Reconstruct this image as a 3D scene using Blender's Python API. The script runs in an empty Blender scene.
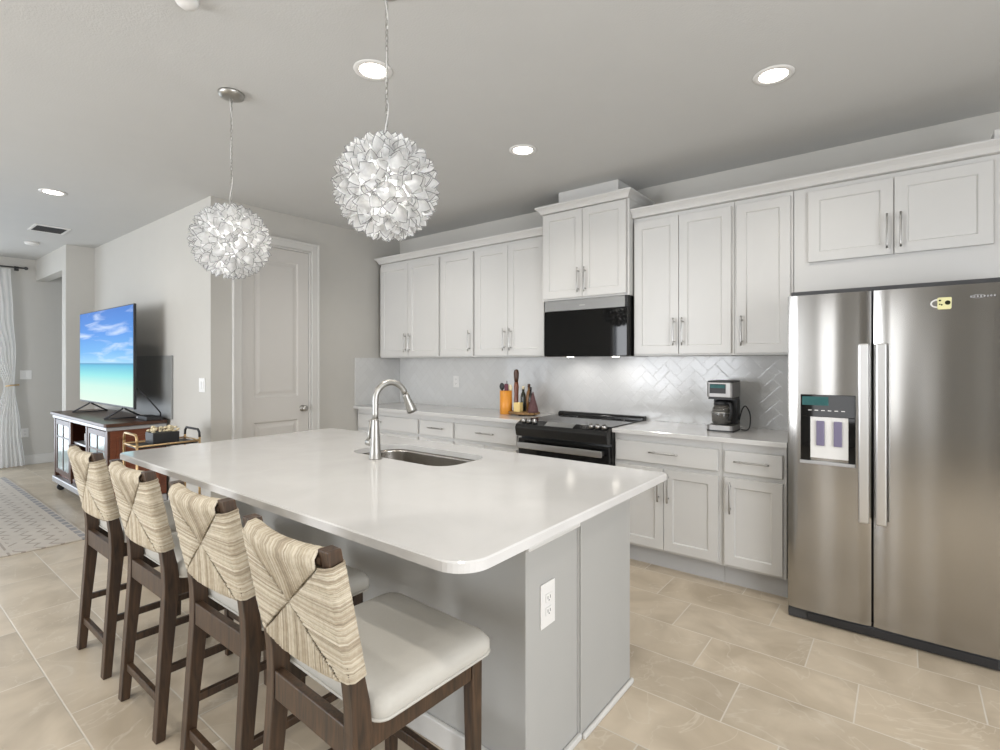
import bpy, bmesh, math, random
from mathutils import Vector, Matrix
random.seed(7)
PI = math.pi
S = bpy.context.scene
COL = S.collection

# ------------------------------------------------------------------ camera
YAW = math.radians(38.1)
cam = bpy.data.cameras.new('camera')
cam.sensor_width = 36.0
cam.lens = 515.0 / 1000.0 * 36.0
cam.shift_y = -13.0 / 1000.0
cam.clip_start = 0.02
co = bpy.data.objects.new('camera', cam)
COL.objects.link(co)
co.location = (0, 0, 1.37)
co.rotation_euler = (PI / 2, 0, YAW)
S.camera = co

# ------------------------------------------------------------------ world and exposure
S.view_settings.view_transform = 'Standard'
S.view_settings.look = 'None'
S.view_settings.gamma = 1.0
S.view_settings.use_curve_mapping = False
S.view_settings.exposure = 0.2
w = bpy.data.worlds.new('sky')
S.world = w
w.use_nodes = True
bg = w.node_tree.nodes['Background']
bg.inputs[0].default_value = (0.72, 0.84, 1.0, 1)
bg.inputs[1].default_value = 1.1


def area(name, loc, rot, sx, sy, power, color):
    l = bpy.data.lights.new(name, 'AREA')
    l.shape = 'RECTANGLE'
    l.size = sx
    l.size_y = sy
    l.energy = power
    l.color = color
    o = bpy.data.objects.new(name, l)
    COL.objects.link(o)
    o.location = loc
    o.rotation_euler = rot
    return o


# area lamps added as daylight fill at unseen openings around the camera
area('daylight_fill_far', (-8.15, -3.9, 1.25), (PI / 2, 0, 0), 1.6, 2.2, 22, (0.88, 0.94, 1.0))
area('daylight_fill_wide', (-3.9, -3.9, 1.25), (PI / 2, 0, 0), 2.5, 2.2, 180, (0.95, 0.97, 1.0))
area('daylight_front', (-0.9, -3.9, 1.35), (PI / 2, 0, 0), 0.65, 2.0, 15, (1.0, 0.98, 0.95))
area('daylight_side', (-9.45, -0.1, 1.2), (PI / 2, 0, -PI / 2), 2.3, 2.2, 44, (0.84, 0.92, 1.0))
area('daylight_right', (2.45, 0.4, 1.35), (PI / 2, 0, PI / 2), 2.6, 2.1, 98, (0.97, 0.98, 1.0))


def spot(name, loc, power, color=(1.0, 0.955, 0.89), size=2.5, rad=0.05):
    l = bpy.data.lights.new(name, 'SPOT')
    l.energy = power
    l.color = color
    l.spot_size = size
    l.spot_blend = 0.7
    l.shadow_soft_size = rad
    o = bpy.data.objects.new(name, l)
    COL.objects.link(o)
    o.location = loc
    return o


# ------------------------------------------------------------------ materials
def mat(name):
    m = bpy.data.materials.new(name)
    m.use_nodes = True
    nt = m.node_tree
    b = nt.nodes['Principled BSDF']
    return m, nt, b


def N(nt, t, **kw):
    n = nt.nodes.new(t)
    for k, v in kw.items():
        setattr(n, k, v)
    return n


def math_(nt, op, a, b=None, c=None):
    n = nt.nodes.new('ShaderNodeMath')
    n.operation = op
    for i, v in enumerate((a, b, c)):
        if v is None:
            continue
        if isinstance(v, (int, float)):
            n.inputs[i].default_value = v
        else:
            nt.links.new(v, n.inputs[i])
    return n.outputs[0]


def simple(name, col, rough=0.5, metal=0.0, var=0.04, scale=6.0, bump=0.0, bscale=60.0, stretch=(1, 1, 1), coat=0.0, spec=0.5):
    """procedural base: slight noise variation in colour and an optional fine bump"""
    m, nt, b = mat(name)
    b.inputs['Roughness'].default_value = rough
    b.inputs['Metallic'].default_value = metal
    b.inputs['Coat Weight'].default_value = coat
    b.inputs['Specular IOR Level'].default_value = spec
    tc = N(nt, 'ShaderNodeTexCoord')
    mp = N(nt, 'ShaderNodeMapping')
    mp.inputs['Scale'].default_value = stretch
    nt.links.new(tc.outputs['Object'], mp.inputs[0])
    nz = N(nt, 'ShaderNodeTexNoise')
    nz.inputs['Scale'].default_value = scale
    nz.inputs['Detail'].default_value = 4
    nt.links.new(mp.outputs[0], nz.inputs['Vector'])
    mx = N(nt, 'ShaderNodeMix', data_type='RGBA')
    mx.inputs[6].default_value = tuple(max(0, c * (1 - var)) for c in col) + (1,)
    mx.inputs[7].default_value = tuple(min(1, c * (1 + var)) for c in col) + (1,)
    nt.links.new(nz.outputs[0], mx.inputs[0])
    nt.links.new(mx.outputs[2], b.inputs['Base Color'])
    if bump:
        n2 = N(nt, 'ShaderNodeTexNoise')
        n2.inputs['Scale'].default_value = bscale
        n2.inputs['Detail'].default_value = 3
        nt.links.new(mp.outputs[0], n2.inputs['Vector'])
        bp = N(nt, 'ShaderNodeBump')
        bp.inputs['Strength'].default_value = bump
        bp.inputs['Distance'].default_value = 0.01
        nt.links.new(n2.outputs[0], bp.inputs['Height'])
        nt.links.new(bp.outputs[0], b.inputs['Normal'])
    return m


def emissive(name, col, strength):
    m, nt, b = mat(name)
    b.inputs['Base Color'].default_value = col + (1,)
    b.inputs['Emission Color'].default_value = col + (1,)
    b.inputs['Emission Strength'].default_value = strength
    return m


M = {}
M['wall'] = simple('wall_paint', (0.53, 0.515, 0.48), 0.85, var=0.02, bump=0.08, bscale=180)
M['island_paint'] = simple('island_wall_paint', (0.39, 0.385, 0.365), 0.8, var=0.015, bump=0.06, bscale=180)
M['ceiling'] = simple('ceiling_paint', (0.56, 0.56, 0.548), 0.9, var=0.02, bump=0.12, bscale=120)
M['trim'] = simple('white_trim_paint', (0.62, 0.61, 0.585), 0.42, var=0.01)
M['door'] = simple('door_paint', (0.62, 0.60, 0.57), 0.42, var=0.01)
M['cabinet'] = simple('white_cabinet_paint', (0.60, 0.593, 0.575), 0.38, var=0.01)
M['toe'] = simple('grey_toe_kick', (0.50, 0.50, 0.50), 0.5, var=0.02)
M['steel'] = simple('brushed_nickel', (0.42, 0.41, 0.385), 0.38, 1.0, var=0.08, scale=20, stretch=(1, 1, .1))
M['chrome'] = simple('polished_handle', (0.46, 0.45, 0.435), 0.30, 1.0, var=0.02)
M['sinksteel'] = simple('sink_steel', (0.50, 0.47, 0.43), 0.26, 1.0, var=0.1, scale=14, stretch=(1, 1, 8))
M['black'] = simple('black_enamel', (0.012, 0.012, 0.012), 0.16, var=0.1)
M['glass_black'] = simple('black_glass', (0.005, 0.005, 0.005), 0.04, var=0.1, spec=0.3)
M['plastic'] = simple('black_plastic', (0.02, 0.02, 0.022), 0.45, var=0.1)
M['grille'] = simple('charcoal_grille', (0.05, 0.05, 0.052), 0.5, var=0.1)
M['grey'] = simple('grey_enamel', (0.30, 0.30, 0.295), 0.35, 0.6, var=0.03)
M['white_plastic'] = simple('white_plastic', (0.74, 0.73, 0.71), 0.35, var=0.01)
M['slot'] = simple('dark_slot', (0.05, 0.05, 0.05), 0.6)
M['gold'] = simple('brushed_gold', (0.62, 0.44, 0.24), 0.32, 1.0, var=0.05)
M['orange'] = simple('orange_bamboo', (0.72, 0.29, 0.035), 0.35, var=0.08, scale=30, stretch=(1, 1, .1))
M['yellow'] = simple('pale_yellow', (0.82, 0.62, 0.25), 0.5)
M['magnet'] = simple('yellow_ceramic', (0.70, 0.67, 0.36), 0.35)
M['cream'] = simple('cream_flowers', (0.72, 0.62, 0.42), 0.8, var=0.2, scale=40)
M['darkwood'] = simple('dark_brown_wood', (0.07, 0.028, 0.014), 0.35, var=0.4, scale=12, stretch=(1, 1, 10))
M['cherry'] = simple('cherry_brown_wood', (0.16, 0.045, 0.018), 0.30, var=0.35, scale=5, stretch=(8, 1, 8))
M['purple'] = simple('maroon_plastic', (0.12, 0.02, 0.04), 0.4)
M['appliance'] = simple('satin_appliance_steel', (0.34, 0.33, 0.32), 0.42, 0.9)
M['olive'] = simple('dark_olive_glass', (0.02, 0.022, 0.012), 0.1)
M['amber'] = simple('amber_brown', (0.20, 0.09, 0.02), 0.3)
M['seat'] = simple('seat_fabric', (0.47, 0.45, 0.405), 0.75, var=0.03, scale=90, bump=0.12, bscale=500)
M['dark_rect'] = simple('dark_grey_mottled', (0.26, 0.265, 0.26), 0.4, var=0.3, scale=1.5)
M['glasspane'] = simple('pale_blue_cabinet_glass', (0.32, 0.40, 0.40), 0.12, var=0.1)
M['silver'] = simple('silver_paint', (0.42, 0.42, 0.43), 0.3, 0.35)
M['green_display'] = simple('teal_display', (0.03, 0.11, 0.11), 0.4, var=0.4, scale=30, spec=0.2)
M['paddle'] = simple('violet_grey_paddle', (0.17, 0.15, 0.24), 0.3)
M['lamp_lens'] = emissive('lamp_lens', (1.0, 0.93, 0.82), 9.0)
M['bulb'] = emissive('frosted_bulb', (1.0, 0.96, 0.92), 8.0)

# glass of the coffee pot
m, nt, b = mat('clear_dark_glass')
b.inputs['Base Color'].default_value = (0.35, 0.33, 0.30, 1)
b.inputs['Transmission Weight'].default_value = 0.75
b.inputs['Roughness'].default_value = 0.05
M['potglass'] = m

# stool wood
m, nt, b = mat('walnut_stained_wood')
tc = N(nt, 'ShaderNodeTexCoord')
mp = N(nt, 'ShaderNodeMapping')
mp.inputs['Scale'].default_value = (30, 30, 3)
nt.links.new(tc.outputs['Object'], mp.inputs[0])
nz = N(nt, 'ShaderNodeTexNoise')
nz.inputs['Scale'].default_value = 2.2
nz.inputs['Detail'].default_value = 8
nz.inputs['Distortion'].default_value = 1.2
nt.links.new(mp.outputs[0], nz.inputs['Vector'])
cr = N(nt, 'ShaderNodeValToRGB')
cr.color_ramp.elements[0].position = 0.3
cr.color_ramp.elements[0].color = (0.020, 0.012, 0.007, 1)
cr.color_ramp.elements[1].position = 0.75
cr.color_ramp.elements[1].color = (0.085, 0.045, 0.022, 1)
nt.links.new(nz.outputs[0], cr.inputs[0])
nt.links.new(cr.outputs[0], b.inputs['Base Color'])
b.inputs['Roughness'].default_value = 0.42
M['walnut'] = m

# rush cord, every cord slightly different
m, nt, b = mat('rush_cord')
ge = N(nt, 'ShaderNodeNewGeometry')
cr = N(nt, 'ShaderNodeValToRGB')
cr.color_ramp.interpolation = 'LINEAR'
e = cr.color_ramp.elements
e[0].position = 0.0
e[0].color = (0.30, 0.25, 0.18, 1)
e[1].position = 1.0
e[1].color = (0.60, 0.54, 0.43, 1)
e2 = cr.color_ramp.elements.new(0.2)
e2.color = (0.42, 0.355, 0.26, 1)
e3 = cr.color_ramp.elements.new(0.6)
e3.color = (0.50, 0.44, 0.335, 1)
nt.links.new(ge.outputs['Random Per Island'], cr.inputs[0])
tc = N(nt, 'ShaderNodeTexCoord')
nz = N(nt, 'ShaderNodeTexNoise')
nz.inputs['Scale'].default_value = 90
nt.links.new(tc.outputs['Object'], nz.inputs['Vector'])
mx = N(nt, 'ShaderNodeMix', data_type='RGBA', blend_type='MULTIPLY')
mx.inputs[0].default_value = 0.3
nt.links.new(cr.outputs[0], mx.inputs[6])
cr2 = N(nt, 'ShaderNodeValToRGB')
cr2.color_ramp.elements[0].position = .35
cr2.color_ramp.elements[0].color = (.55, .5, .45, 1)
cr2.color_ramp.elements[1].position = .6
nt.links.new(nz.outputs[0], cr2.inputs[0])
nt.links.new(cr2.outputs[0], mx.inputs[7])
nt.links.new(mx.outputs[2], b.inputs['Base Color'])
b.inputs['Roughness'].default_value = 0.8
M['rush'] = m

# quartz worktop
m, nt, b = mat('white_quartz')
tc = N(nt, 'ShaderNodeTexCoord')
nz = N(nt, 'ShaderNodeTexNoise')
nz.inputs['Scale'].default_value = 3.0
nz.inputs['Detail'].default_value = 7
nz.inputs['Distortion'].default_value = 1.5
nt.links.new(tc.outputs['Object'], nz.inputs['Vector'])
cr = N(nt, 'ShaderNodeValToRGB')
cr.color_ramp.elements[0].position = 0.35
cr.color_ramp.elements[0].color = (0.57, 0.56, 0.545, 1)
cr.color_ramp.elements[1].position = 0.62
cr.color_ramp.elements[1].color = (0.60, 0.59, 0.575, 1)
nt.links.new(nz.outputs[0], cr.inputs[0])
nt.links.new(cr.outputs[0], b.inputs['Base Color'])
b.inputs['Roughness'].default_value = 0.12
M['quartz'] = m

# floor tiles: 0.60 x 0.303 m in a third-step bond
m, nt, b = mat('beige_stone_tiles')
ge = N(nt, 'ShaderNodeNewGeometry')
sp = N(nt, 'ShaderNodeSeparateXYZ')
nt.links.new(ge.outputs['Position'], sp.inputs[0])
X, Y = sp.outputs[0], sp.outputs[1]
yy = math_(nt, 'DIVIDE', math_(nt, 'SUBTRACT', Y, 0.545), 0.303)
row = math_(nt, 'FLOOR', yy)
fy = math_(nt, 'SUBTRACT', yy, row)
xx = math_(nt, 'DIVIDE', math_(nt, 'ADD', math_(nt, 'ADD', X, 0.15), math_(nt, 'MULTIPLY', row, 0.2)), 0.6)
cx = math_(nt, 'FLOOR', xx)
fx = math_(nt, 'SUBTRACT', xx, cx)
ex = math_(nt, 'MULTIPLY', math_(nt, 'MINIMUM', fx, math_(nt, 'SUBTRACT', 1.0, fx)), 0.6)
ey = math_(nt, 'MULTIPLY', math_(nt, 'MINIMUM', fy, math_(nt, 'SUBTRACT', 1.0, fy)), 0.303)
ed = math_(nt, 'MINIMUM', ex, ey)
mr = N(nt, 'ShaderNodeMapRange')
mr.inputs[1].default_value = 0.0018
mr.inputs[2].default_value = 0.0036
nt.links.new(ed, mr.inputs[0])
cv = N(nt, 'ShaderNodeCombineXYZ')
nt.links.new(math_(nt, 'ADD', X, math_(nt, 'MULTIPLY', cx, 7.13)), cv.inputs[0])
nt.links.new(math_(nt, 'ADD', Y, math_(nt, 'MULTIPLY', row, 3.37)), cv.inputs[1])
nt.links.new(math_(nt, 'MULTIPLY', math_(nt, 'ADD', cx, row), 1.7), cv.inputs[2])
nz = N(nt, 'ShaderNodeTexNoise')
nz.inputs['Scale'].default_value = 3.2
nz.inputs['Detail'].default_value = 7
nz.inputs['Distortion'].default_value = 0.8
nt.links.new(cv.outputs[0], nz.inputs['Vector'])
cr = N(nt, 'ShaderNodeValToRGB')
e = cr.color_ramp.elements
e[0].position = 0.32
e[0].color = (0.44, 0.365, 0.27, 1)
e[1].position = 0.68
e[1].color = (0.62, 0.53, 0.41, 1)
nt.links.new(nz.outputs[0], cr.inputs[0])
# pale veins
nv = N(nt, 'ShaderNodeTexNoise')
nv.inputs['Scale'].default_value = 1.6
nv.inputs['Detail'].default_value = 4
nv.inputs['Distortion'].default_value = 2.2
nt.links.new(cv.outputs[0], nv.inputs['Vector'])
vd = math_(nt, 'ABSOLUTE', math_(nt, 'SUBTRACT', nv.outputs[0], 0.5))
vm = N(nt, 'ShaderNodeMapRange')
vm.inputs[1].default_value = 0.0
vm.inputs[2].default_value = 0.010
vm.inputs[3].default_value = 0.45
vm.inputs[4].default_value = 0.0
nt.links.new(vd, vm.inputs[0])
mv = N(nt, 'ShaderNodeMix', data_type='RGBA')
mv.inputs[7].default_value = (0.66, 0.60, 0.50, 1)
nt.links.new(vm.outputs[0], mv.inputs[0])
nt.links.new(cr.outputs[0], mv.inputs[6])
wn = N(nt, 'ShaderNodeTexWhiteNoise', noise_dimensions='2D')
c2 = N(nt, 'ShaderNodeCombineXYZ')
nt.links.new(cx, c2.inputs[0])
nt.links.new(row, c2.inputs[1])
nt.links.new(c2.outputs[0], wn.inputs['Vector'])
mt = N(nt, 'ShaderNodeMix', data_type='RGBA', blend_type='MULTIPLY')
mt.inputs[0].default_value = 1.0
nt.links.new(mv.outputs[2], mt.inputs[6])
tw = math_(nt, 'ADD', math_(nt, 'MULTIPLY', wn.outputs[0], 0.14), 0.90)
c3 = N(nt, 'ShaderNodeCombineColor')
for i in range(3):
    nt.links.new(tw, c3.inputs[i])
nt.links.new(c3.outputs[0], mt.inputs[7])
mg = N(nt, 'ShaderNodeMix', data_type='RGBA')
mg.inputs[6].default_value = (0.62, 0.57, 0.49, 1)
nt.links.new(mr.outputs[0], mg.inputs[0])
nt.links.new(mt.outputs[2], mg.inputs[7])
nt.links.new(mg.outputs[2], b.inputs['Base Color'])
b.inputs['Roughness'].default_value = 0.34
bp = N(nt, 'ShaderNodeBump')
bp.inputs['Strength'].default_value = 0.3
bp.inputs['Distance'].default_value = 0.002
nt.links.new(mr.outputs[0], bp.inputs['Height'])
nt.links.new(bp.outputs[0], b.inputs['Normal'])
M['floor'] = m


# herringbone glazed tiles on a wall; ax = which world axis runs sideways
def herringbone(name, ax):
    m, nt, b = mat(name)
    ge = N(nt, 'ShaderNodeNewGeometry')
    sp = N(nt, 'ShaderNodeSeparateXYZ')
    nt.links.new(ge.outputs['Position'], sp.inputs[0])
    A, Z = sp.outputs[ax], sp.outputs[2]
    W = 0.066
    u = math_(nt, 'DIVIDE', math_(nt, 'ADD', A, Z), W * 1.41421)
    v = math_(nt, 'DIVIDE', math_(nt, 'SUBTRACT', Z, A), W * 1.41421)
    i = math_(nt, 'FLOOR', u)
    j = math_(nt, 'FLOOR', v)
    fu = math_(nt, 'SUBTRACT', u, i)
    fv = math_(nt, 'SUBTRACT', v, j)
    k = math_(nt, 'FLOORED_MODULO', math_(nt, 'SUBTRACT', i, j), 4.0)
    vert = math_(nt, 'GREATER_THAN', k, 1.5)
    lh = math_(nt, 'ADD', fu, k)
    lv = math_(nt, 'ADD', fv, math_(nt, 'SUBTRACT', 3.0, k))
    def edge(long, short):
        a = math_(nt, 'MINIMUM', long, math_(nt, 'SUBTRACT', 2.0, long))
        c = math_(nt, 'MINIMUM', short, math_(nt, 'SUBTRACT', 1.0, short))
        return math_(nt, 'MINIMUM', a, c)
    eh = edge(lh, fv)
    ev = edge(lv, fu)
    ed = math_(nt, 'ADD', math_(nt, 'MULTIPLY', vert, ev), math_(nt, 'MULTIPLY', math_(nt, 'SUBTRACT', 1.0, vert), eh))
    mr = N(nt, 'ShaderNodeMapRange')
    mr.inputs[1].default_value = 0.015
    mr.inputs[2].default_value = 0.06
    nt.links.new(ed, mr.inputs[0])
    # one identity per tile: lower/left cell of the pair
    ci = math_(nt, 'SUBTRACT', i, math_(nt, 'MULTIPLY', math_(nt, 'SUBTRACT', 1.0, vert), k))
    cj = math_(nt, 'SUBTRACT', j, math_(nt, 'MULTIPLY', vert, math_(nt, 'SUBTRACT', 3.0, k)))
    cc = N(nt, 'ShaderNodeCombineXYZ')
    nt.links.new(ci, cc.inputs[0])
    nt.links.new(cj, cc.inputs[1])
    wn = N(nt, 'ShaderNodeTexWhiteNoise', noise_dimensions='2D')
    nt.links.new(cc.outputs[0], wn.inputs['Vector'])
    cr = N(nt, 'ShaderNodeMix', data_type='RGBA')
    cr.inputs[6].default_value = (0.60, 0.60, 0.59, 1)
    cr.inputs[7].default_value = (0.63, 0.63, 0.62, 1)
    nt.links.new(wn.outputs[0], cr.inputs[0])
    mg = N(nt, 'ShaderNodeMix', data_type='RGBA')
    mg.inputs[6].default_value = (0.585, 0.58, 0.57, 1)
    nt.links.new(mr.outputs[0], mg.inputs[0])
    nt.links.new(cr.outputs[2], mg.inputs[7])
    nt.links.new(mg.outputs[2], b.inputs['Base Color'])
    b.inputs['Roughness'].default_value = 0.12
    bp = N(nt, 'ShaderNodeBump')
    bp.inputs['Strength'].default_value = 0.15
    bp.inputs['Distance'].default_value = 0.002
    h = math_(nt, 'ADD', mr.outputs[0], math_(nt, 'MULTIPLY', wn.outputs[0], 0.15))
    nt.links.new(h, bp.inputs['Height'])
    nt.links.new(bp.outputs[0], b.inputs['Normal'])
    return m


M['splash_x'] = herringbone('white_herringbone_tile', 0)
M['splash_y'] = herringbone('white_herringbone_tile_return', 1)

# stainless doors: long vertical waviness, fine brushing
m, nt, b = mat('brushed_stainless')
tc = N(nt, 'ShaderNodeTexCoord')
b.inputs['Metallic'].default_value = 1.0
b.inputs['Base Color'].default_value = (0.42, 0.41, 0.395, 1)
mp = N(nt, 'ShaderNodeMapping')
mp.inputs['Scale'].default_value = (6.0, 1.0, 0.22)
nt.links.new(tc.outputs['Object'], mp.inputs[0])
nz = N(nt, 'ShaderNodeTexNoise')
nz.inputs['Scale'].default_value = 1.3
nz.inputs['Detail'].default_value = 0
nt.links.new(mp.outputs[0], nz.inputs['Vector'])
mp2 = N(nt, 'ShaderNodeMapping')
mp2.inputs['Scale'].default_value = (1, 1, 260)
nt.links.new(tc.outputs['Object'], mp2.inputs[0])
n2 = N(nt, 'ShaderNodeTexNoise')
n2.inputs['Scale'].default_value = 4
nt.links.new(mp2.outputs[0], n2.inputs['Vector'])
bp = N(nt, 'ShaderNodeBump')
bp.inputs['Strength'].default_value = 0.28
bp.inputs['Distance'].default_value = 0.03
nt.links.new(nz.outputs[0], bp.inputs['Height'])
nt.links.new(bp.outputs[0], b.inputs['Normal'])
rr = N(nt, 'ShaderNodeMapRange')
rr.inputs[3].default_value = 0.24
rr.inputs[4].default_value = 0.28
nt.links.new(n2.outputs[0], rr.inputs[0])
b.inputs['Roughness'].default_value = 0.19
M['stainless'] = m

# capiz shell: thin, lets light through
m, nt, b = mat('capiz_shell')
out = nt.nodes['Material Output']
b.inputs['Base Color'].default_value = (0.86, 0.86, 0.88, 1)
b.inputs['Roughness'].default_value = 0.25
tc = N(nt, 'ShaderNodeTexCoord')
nz = N(nt, 'ShaderNodeTexNoise')
nz.inputs['Scale'].default_value = 45
nz.inputs['Detail'].default_value = 3
nt.links.new(tc.outputs['Object'], nz.inputs['Vector'])
cr = N(nt, 'ShaderNodeValToRGB')
cr.color_ramp.elements[0].position = 0.3
cr.color_ramp.elements[0].color = (0.80, 0.80, 0.80, 1)
cr.color_ramp.elements[1].position = 0.7
cr.color_ramp.elements[1].color = (0.96, 0.96, 0.95, 1)
nt.links.new(nz.outputs[0], cr.inputs[0])
nt.links.new(cr.outputs[0], b.inputs['Base Color'])
tr = N(nt, 'ShaderNodeBsdfTranslucent')
nt.links.new(cr.outputs[0], tr.inputs[0])
ms = N(nt, 'ShaderNodeMixShader')
ms.inputs[0].default_value = 0.5
nt.links.new(b.outputs[0], ms.inputs[1])
nt.links.new(tr.outputs[0], ms.inputs[2])
nt.links.new(ms.outputs[0], out.inputs[0])
M['capiz'] = m
M['wire'] = simple('grey_wire_rim', (0.30, 0.30, 0.30), 0.4, 0.5)

# sheer curtain
m, nt, b = mat('sheer_curtain')
out = nt.nodes['Material Output']
b.inputs['Base Color'].default_value = (0.93, 0.93, 0.92, 1)
b.inputs['Roughness'].default_value = 0.9
tc = N(nt, 'ShaderNodeTexCoord')
nz = N(nt, 'ShaderNodeTexNoise')
nz.inputs['Scale'].default_value = 300
nt.links.new(tc.outputs['Object'], nz.inputs['Vector'])
tr = N(nt, 'ShaderNodeBsdfTranslucent')
tr.inputs[0].default_value = (0.95, 0.95, 0.95, 1)
tp = N(nt, 'ShaderNodeBsdfTransparent')
ms = N(nt, 'ShaderNodeMixShader')
ms.inputs[0].default_value = 0.45
nt.links.new(b.outputs[0], ms.inputs[1])
nt.links.new(tr.outputs[0], ms.inputs[2])
m2 = N(nt, 'ShaderNodeMixShader')
rr = N(nt, 'ShaderNodeMapRange')
rr.inputs[3].default_value = 0.1
rr.inputs[4].default_value = 0.3
nt.links.new(nz.outputs[0], rr.inputs[0])
nt.links.new(rr.outputs[0], m2.inputs[0])
nt.links.new(ms.outputs[0], m2.inputs[1])
nt.links.new(tp.outputs[0], m2.inputs[2])
nt.links.new(m2.outputs[0], out.inputs[0])
M['sheer'] = m

# television picture: sky, streaks of cloud, sea and shallows (picture coordinates from the screen's own box)
m, nt, b = mat('beach_picture')
tc = N(nt, 'ShaderNodeTexCoord')
sp = N(nt, 'ShaderNodeSeparateXYZ')
nt.links.new(tc.outputs['Generated'], sp.inputs[0])
cr = N(nt, 'ShaderNodeValToRGB')
e = cr.color_ramp.elements
e[0].position = 0.0
e[0].color = (0.72, 0.86, 0.72, 1)
e[1].position = 1.0
e[1].color = (0.02, 0.17, 0.62, 1)
for p, c in ((0.18, (0.55, 0.84, 0.72, 1)), (0.30, (0.22, 0.72, 0.72, 1)), (0.40, (0.05, 0.45, 0.66, 1)), (0.425, (0.02, 0.24, 0.48, 1)),
             (0.432, (0.28, 0.60, 0.86, 1)), (0.55, (0.10, 0.40, 0.82, 1)), (0.75, (0.03, 0.25, 0.76, 1))):
    q = e.new(p)
    q.color = c
nt.links.new(sp.outputs[2], cr.inputs[0])
mp = N(nt, 'ShaderNodeMapping')
mp.inputs['Rotation'].default_value = (0, 0.65, 0)
mp.inputs['Scale'].default_value = (1.0, 1.0, 5.0)
nt.links.new(tc.outputs['Generated'], mp.inputs[0])
nz = N(nt, 'ShaderNodeTexNoise')
nz.inputs['Scale'].default_value = 1.9
nz.inputs['Detail'].default_value = 6
nz.inputs['Distortion'].default_value = 0.5
nt.links.new(mp.outputs[0], nz.inputs['Vector'])
cl = N(nt, 'ShaderNodeMapRange')
cl.inputs[1].default_value = 0.52
cl.inputs[2].default_value = 0.74
nt.links.new(nz.outputs[0], cl.inputs[0])
sk = math_(nt, 'MULTIPLY', math_(nt, 'GREATER_THAN', sp.outputs[2], 0.44), cl.outputs[0])
mx = N(nt, 'ShaderNodeMix', data_type='RGBA')
mx.inputs[7].default_value = (0.75, 0.85, 1.0, 1)
nt.links.new(math_(nt, 'MULTIPLY', sk, 0.85), mx.inputs[0])
nt.links.new(cr.outputs[0], mx.inputs[6])
b.inputs['Base Color'].default_value = (0.01, 0.01, 0.01, 1)
b.inputs['Roughness'].default_value = 0.5
b.inputs['Specular IOR Level'].default_value = 0.1
nt.links.new(mx.outputs[2], b.inputs['Emission Color'])
b.inputs['Emission Strength'].default_value = 0.85
M['picture'] = m

# rug: sand field, zigzag band, blue-grey dotted edge
m, nt, b = mat('patterned_rug')
ge = N(nt, 'ShaderNodeNewGeometry')
sp = N(nt, 'ShaderNodeSeparateXYZ')
nt.links.new(ge.outputs['Position'], sp.inputs[0])
X, Y = sp.outputs[0], sp.outputs[1]
dy = math_(nt, 'SUBTRACT', 1.19, Y)
fld = (0.50, 0.445, 0.385, 1)
nz = N(nt, 'ShaderNodeTexNoise')
nz.inputs['Scale'].default_value = 7
nz.inputs['Detail'].default_value = 6
nt.links.new(ge.outputs['Position'], nz.inputs['Vector'])
base = N(nt, 'ShaderNodeMix', data_type='RGBA')
base.inputs[6].default_value = (0.45, 0.40, 0.345, 1)
base.inputs[7].default_value = (0.57, 0.52, 0.455, 1)
nt.links.new(nz.outputs[0], base.inputs[0])
# zigzag lines inside the band
tri = math_(nt, 'MULTIPLY', math_(nt, 'PINGPONG', X, 0.07), 0.9)
ph = math_(nt, 'FLOORED_MODULO', math_(nt, 'ADD', dy, tri), 0.11)
zz = math_(nt, 'LESS_THAN', ph, 0.024)
inb = math_(nt, 'MULTIPLY', math_(nt, 'GREATER_THAN', dy, 0.10), math_(nt, 'LESS_THAN', dy, 0.44))
ln = math_(nt, 'MULTIPLY', math_(nt, 'GREATER_THAN', dy, 0.46), math_(nt, 'LESS_THAN', dy, 0.475))
pat = math_(nt, 'MAXIMUM', math_(nt, 'MULTIPLY', zz, inb), ln)
brk = math_(nt, 'GREATER_THAN', nz.outputs[0], 0.43)
m1 = N(nt, 'ShaderNodeMix', data_type='RGBA')
m1.inputs[7].default_value = (0.22, 0.18, 0.15, 1)
nt.links.new(math_(nt, 'MULTIPLY', math_(nt, 'MULTIPLY', pat, brk), 0.6), m1.inputs[0])
nt.links.new(base.outputs[2], m1.inputs[6])
blu = math_(nt, 'MULTIPLY', math_(nt, 'LESS_THAN', dy, 0.055), math_(nt, 'GREATER_THAN', dy, 0.012))
dash = math_(nt, 'GREATER_THAN', math_(nt, 'FLOORED_MODULO', X, 0.12), 0.03)
m2 = N(nt, 'ShaderNodeMix', data_type='RGBA')
m2.inputs[7].default_value = (0.22, 0.22, 0.24, 1)
nt.links.new(math_(nt, 'MULTIPLY', math_(nt, 'MULTIPLY', blu, dash), 0.8), m2.inputs[0])
nt.links.new(m1.outputs[2], m2.inputs[6])
nt.links.new(m2.outputs[2], b.inputs['Base Color'])
b.inputs['Roughness'].default_value = 0.95
M['rug'] = m


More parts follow.
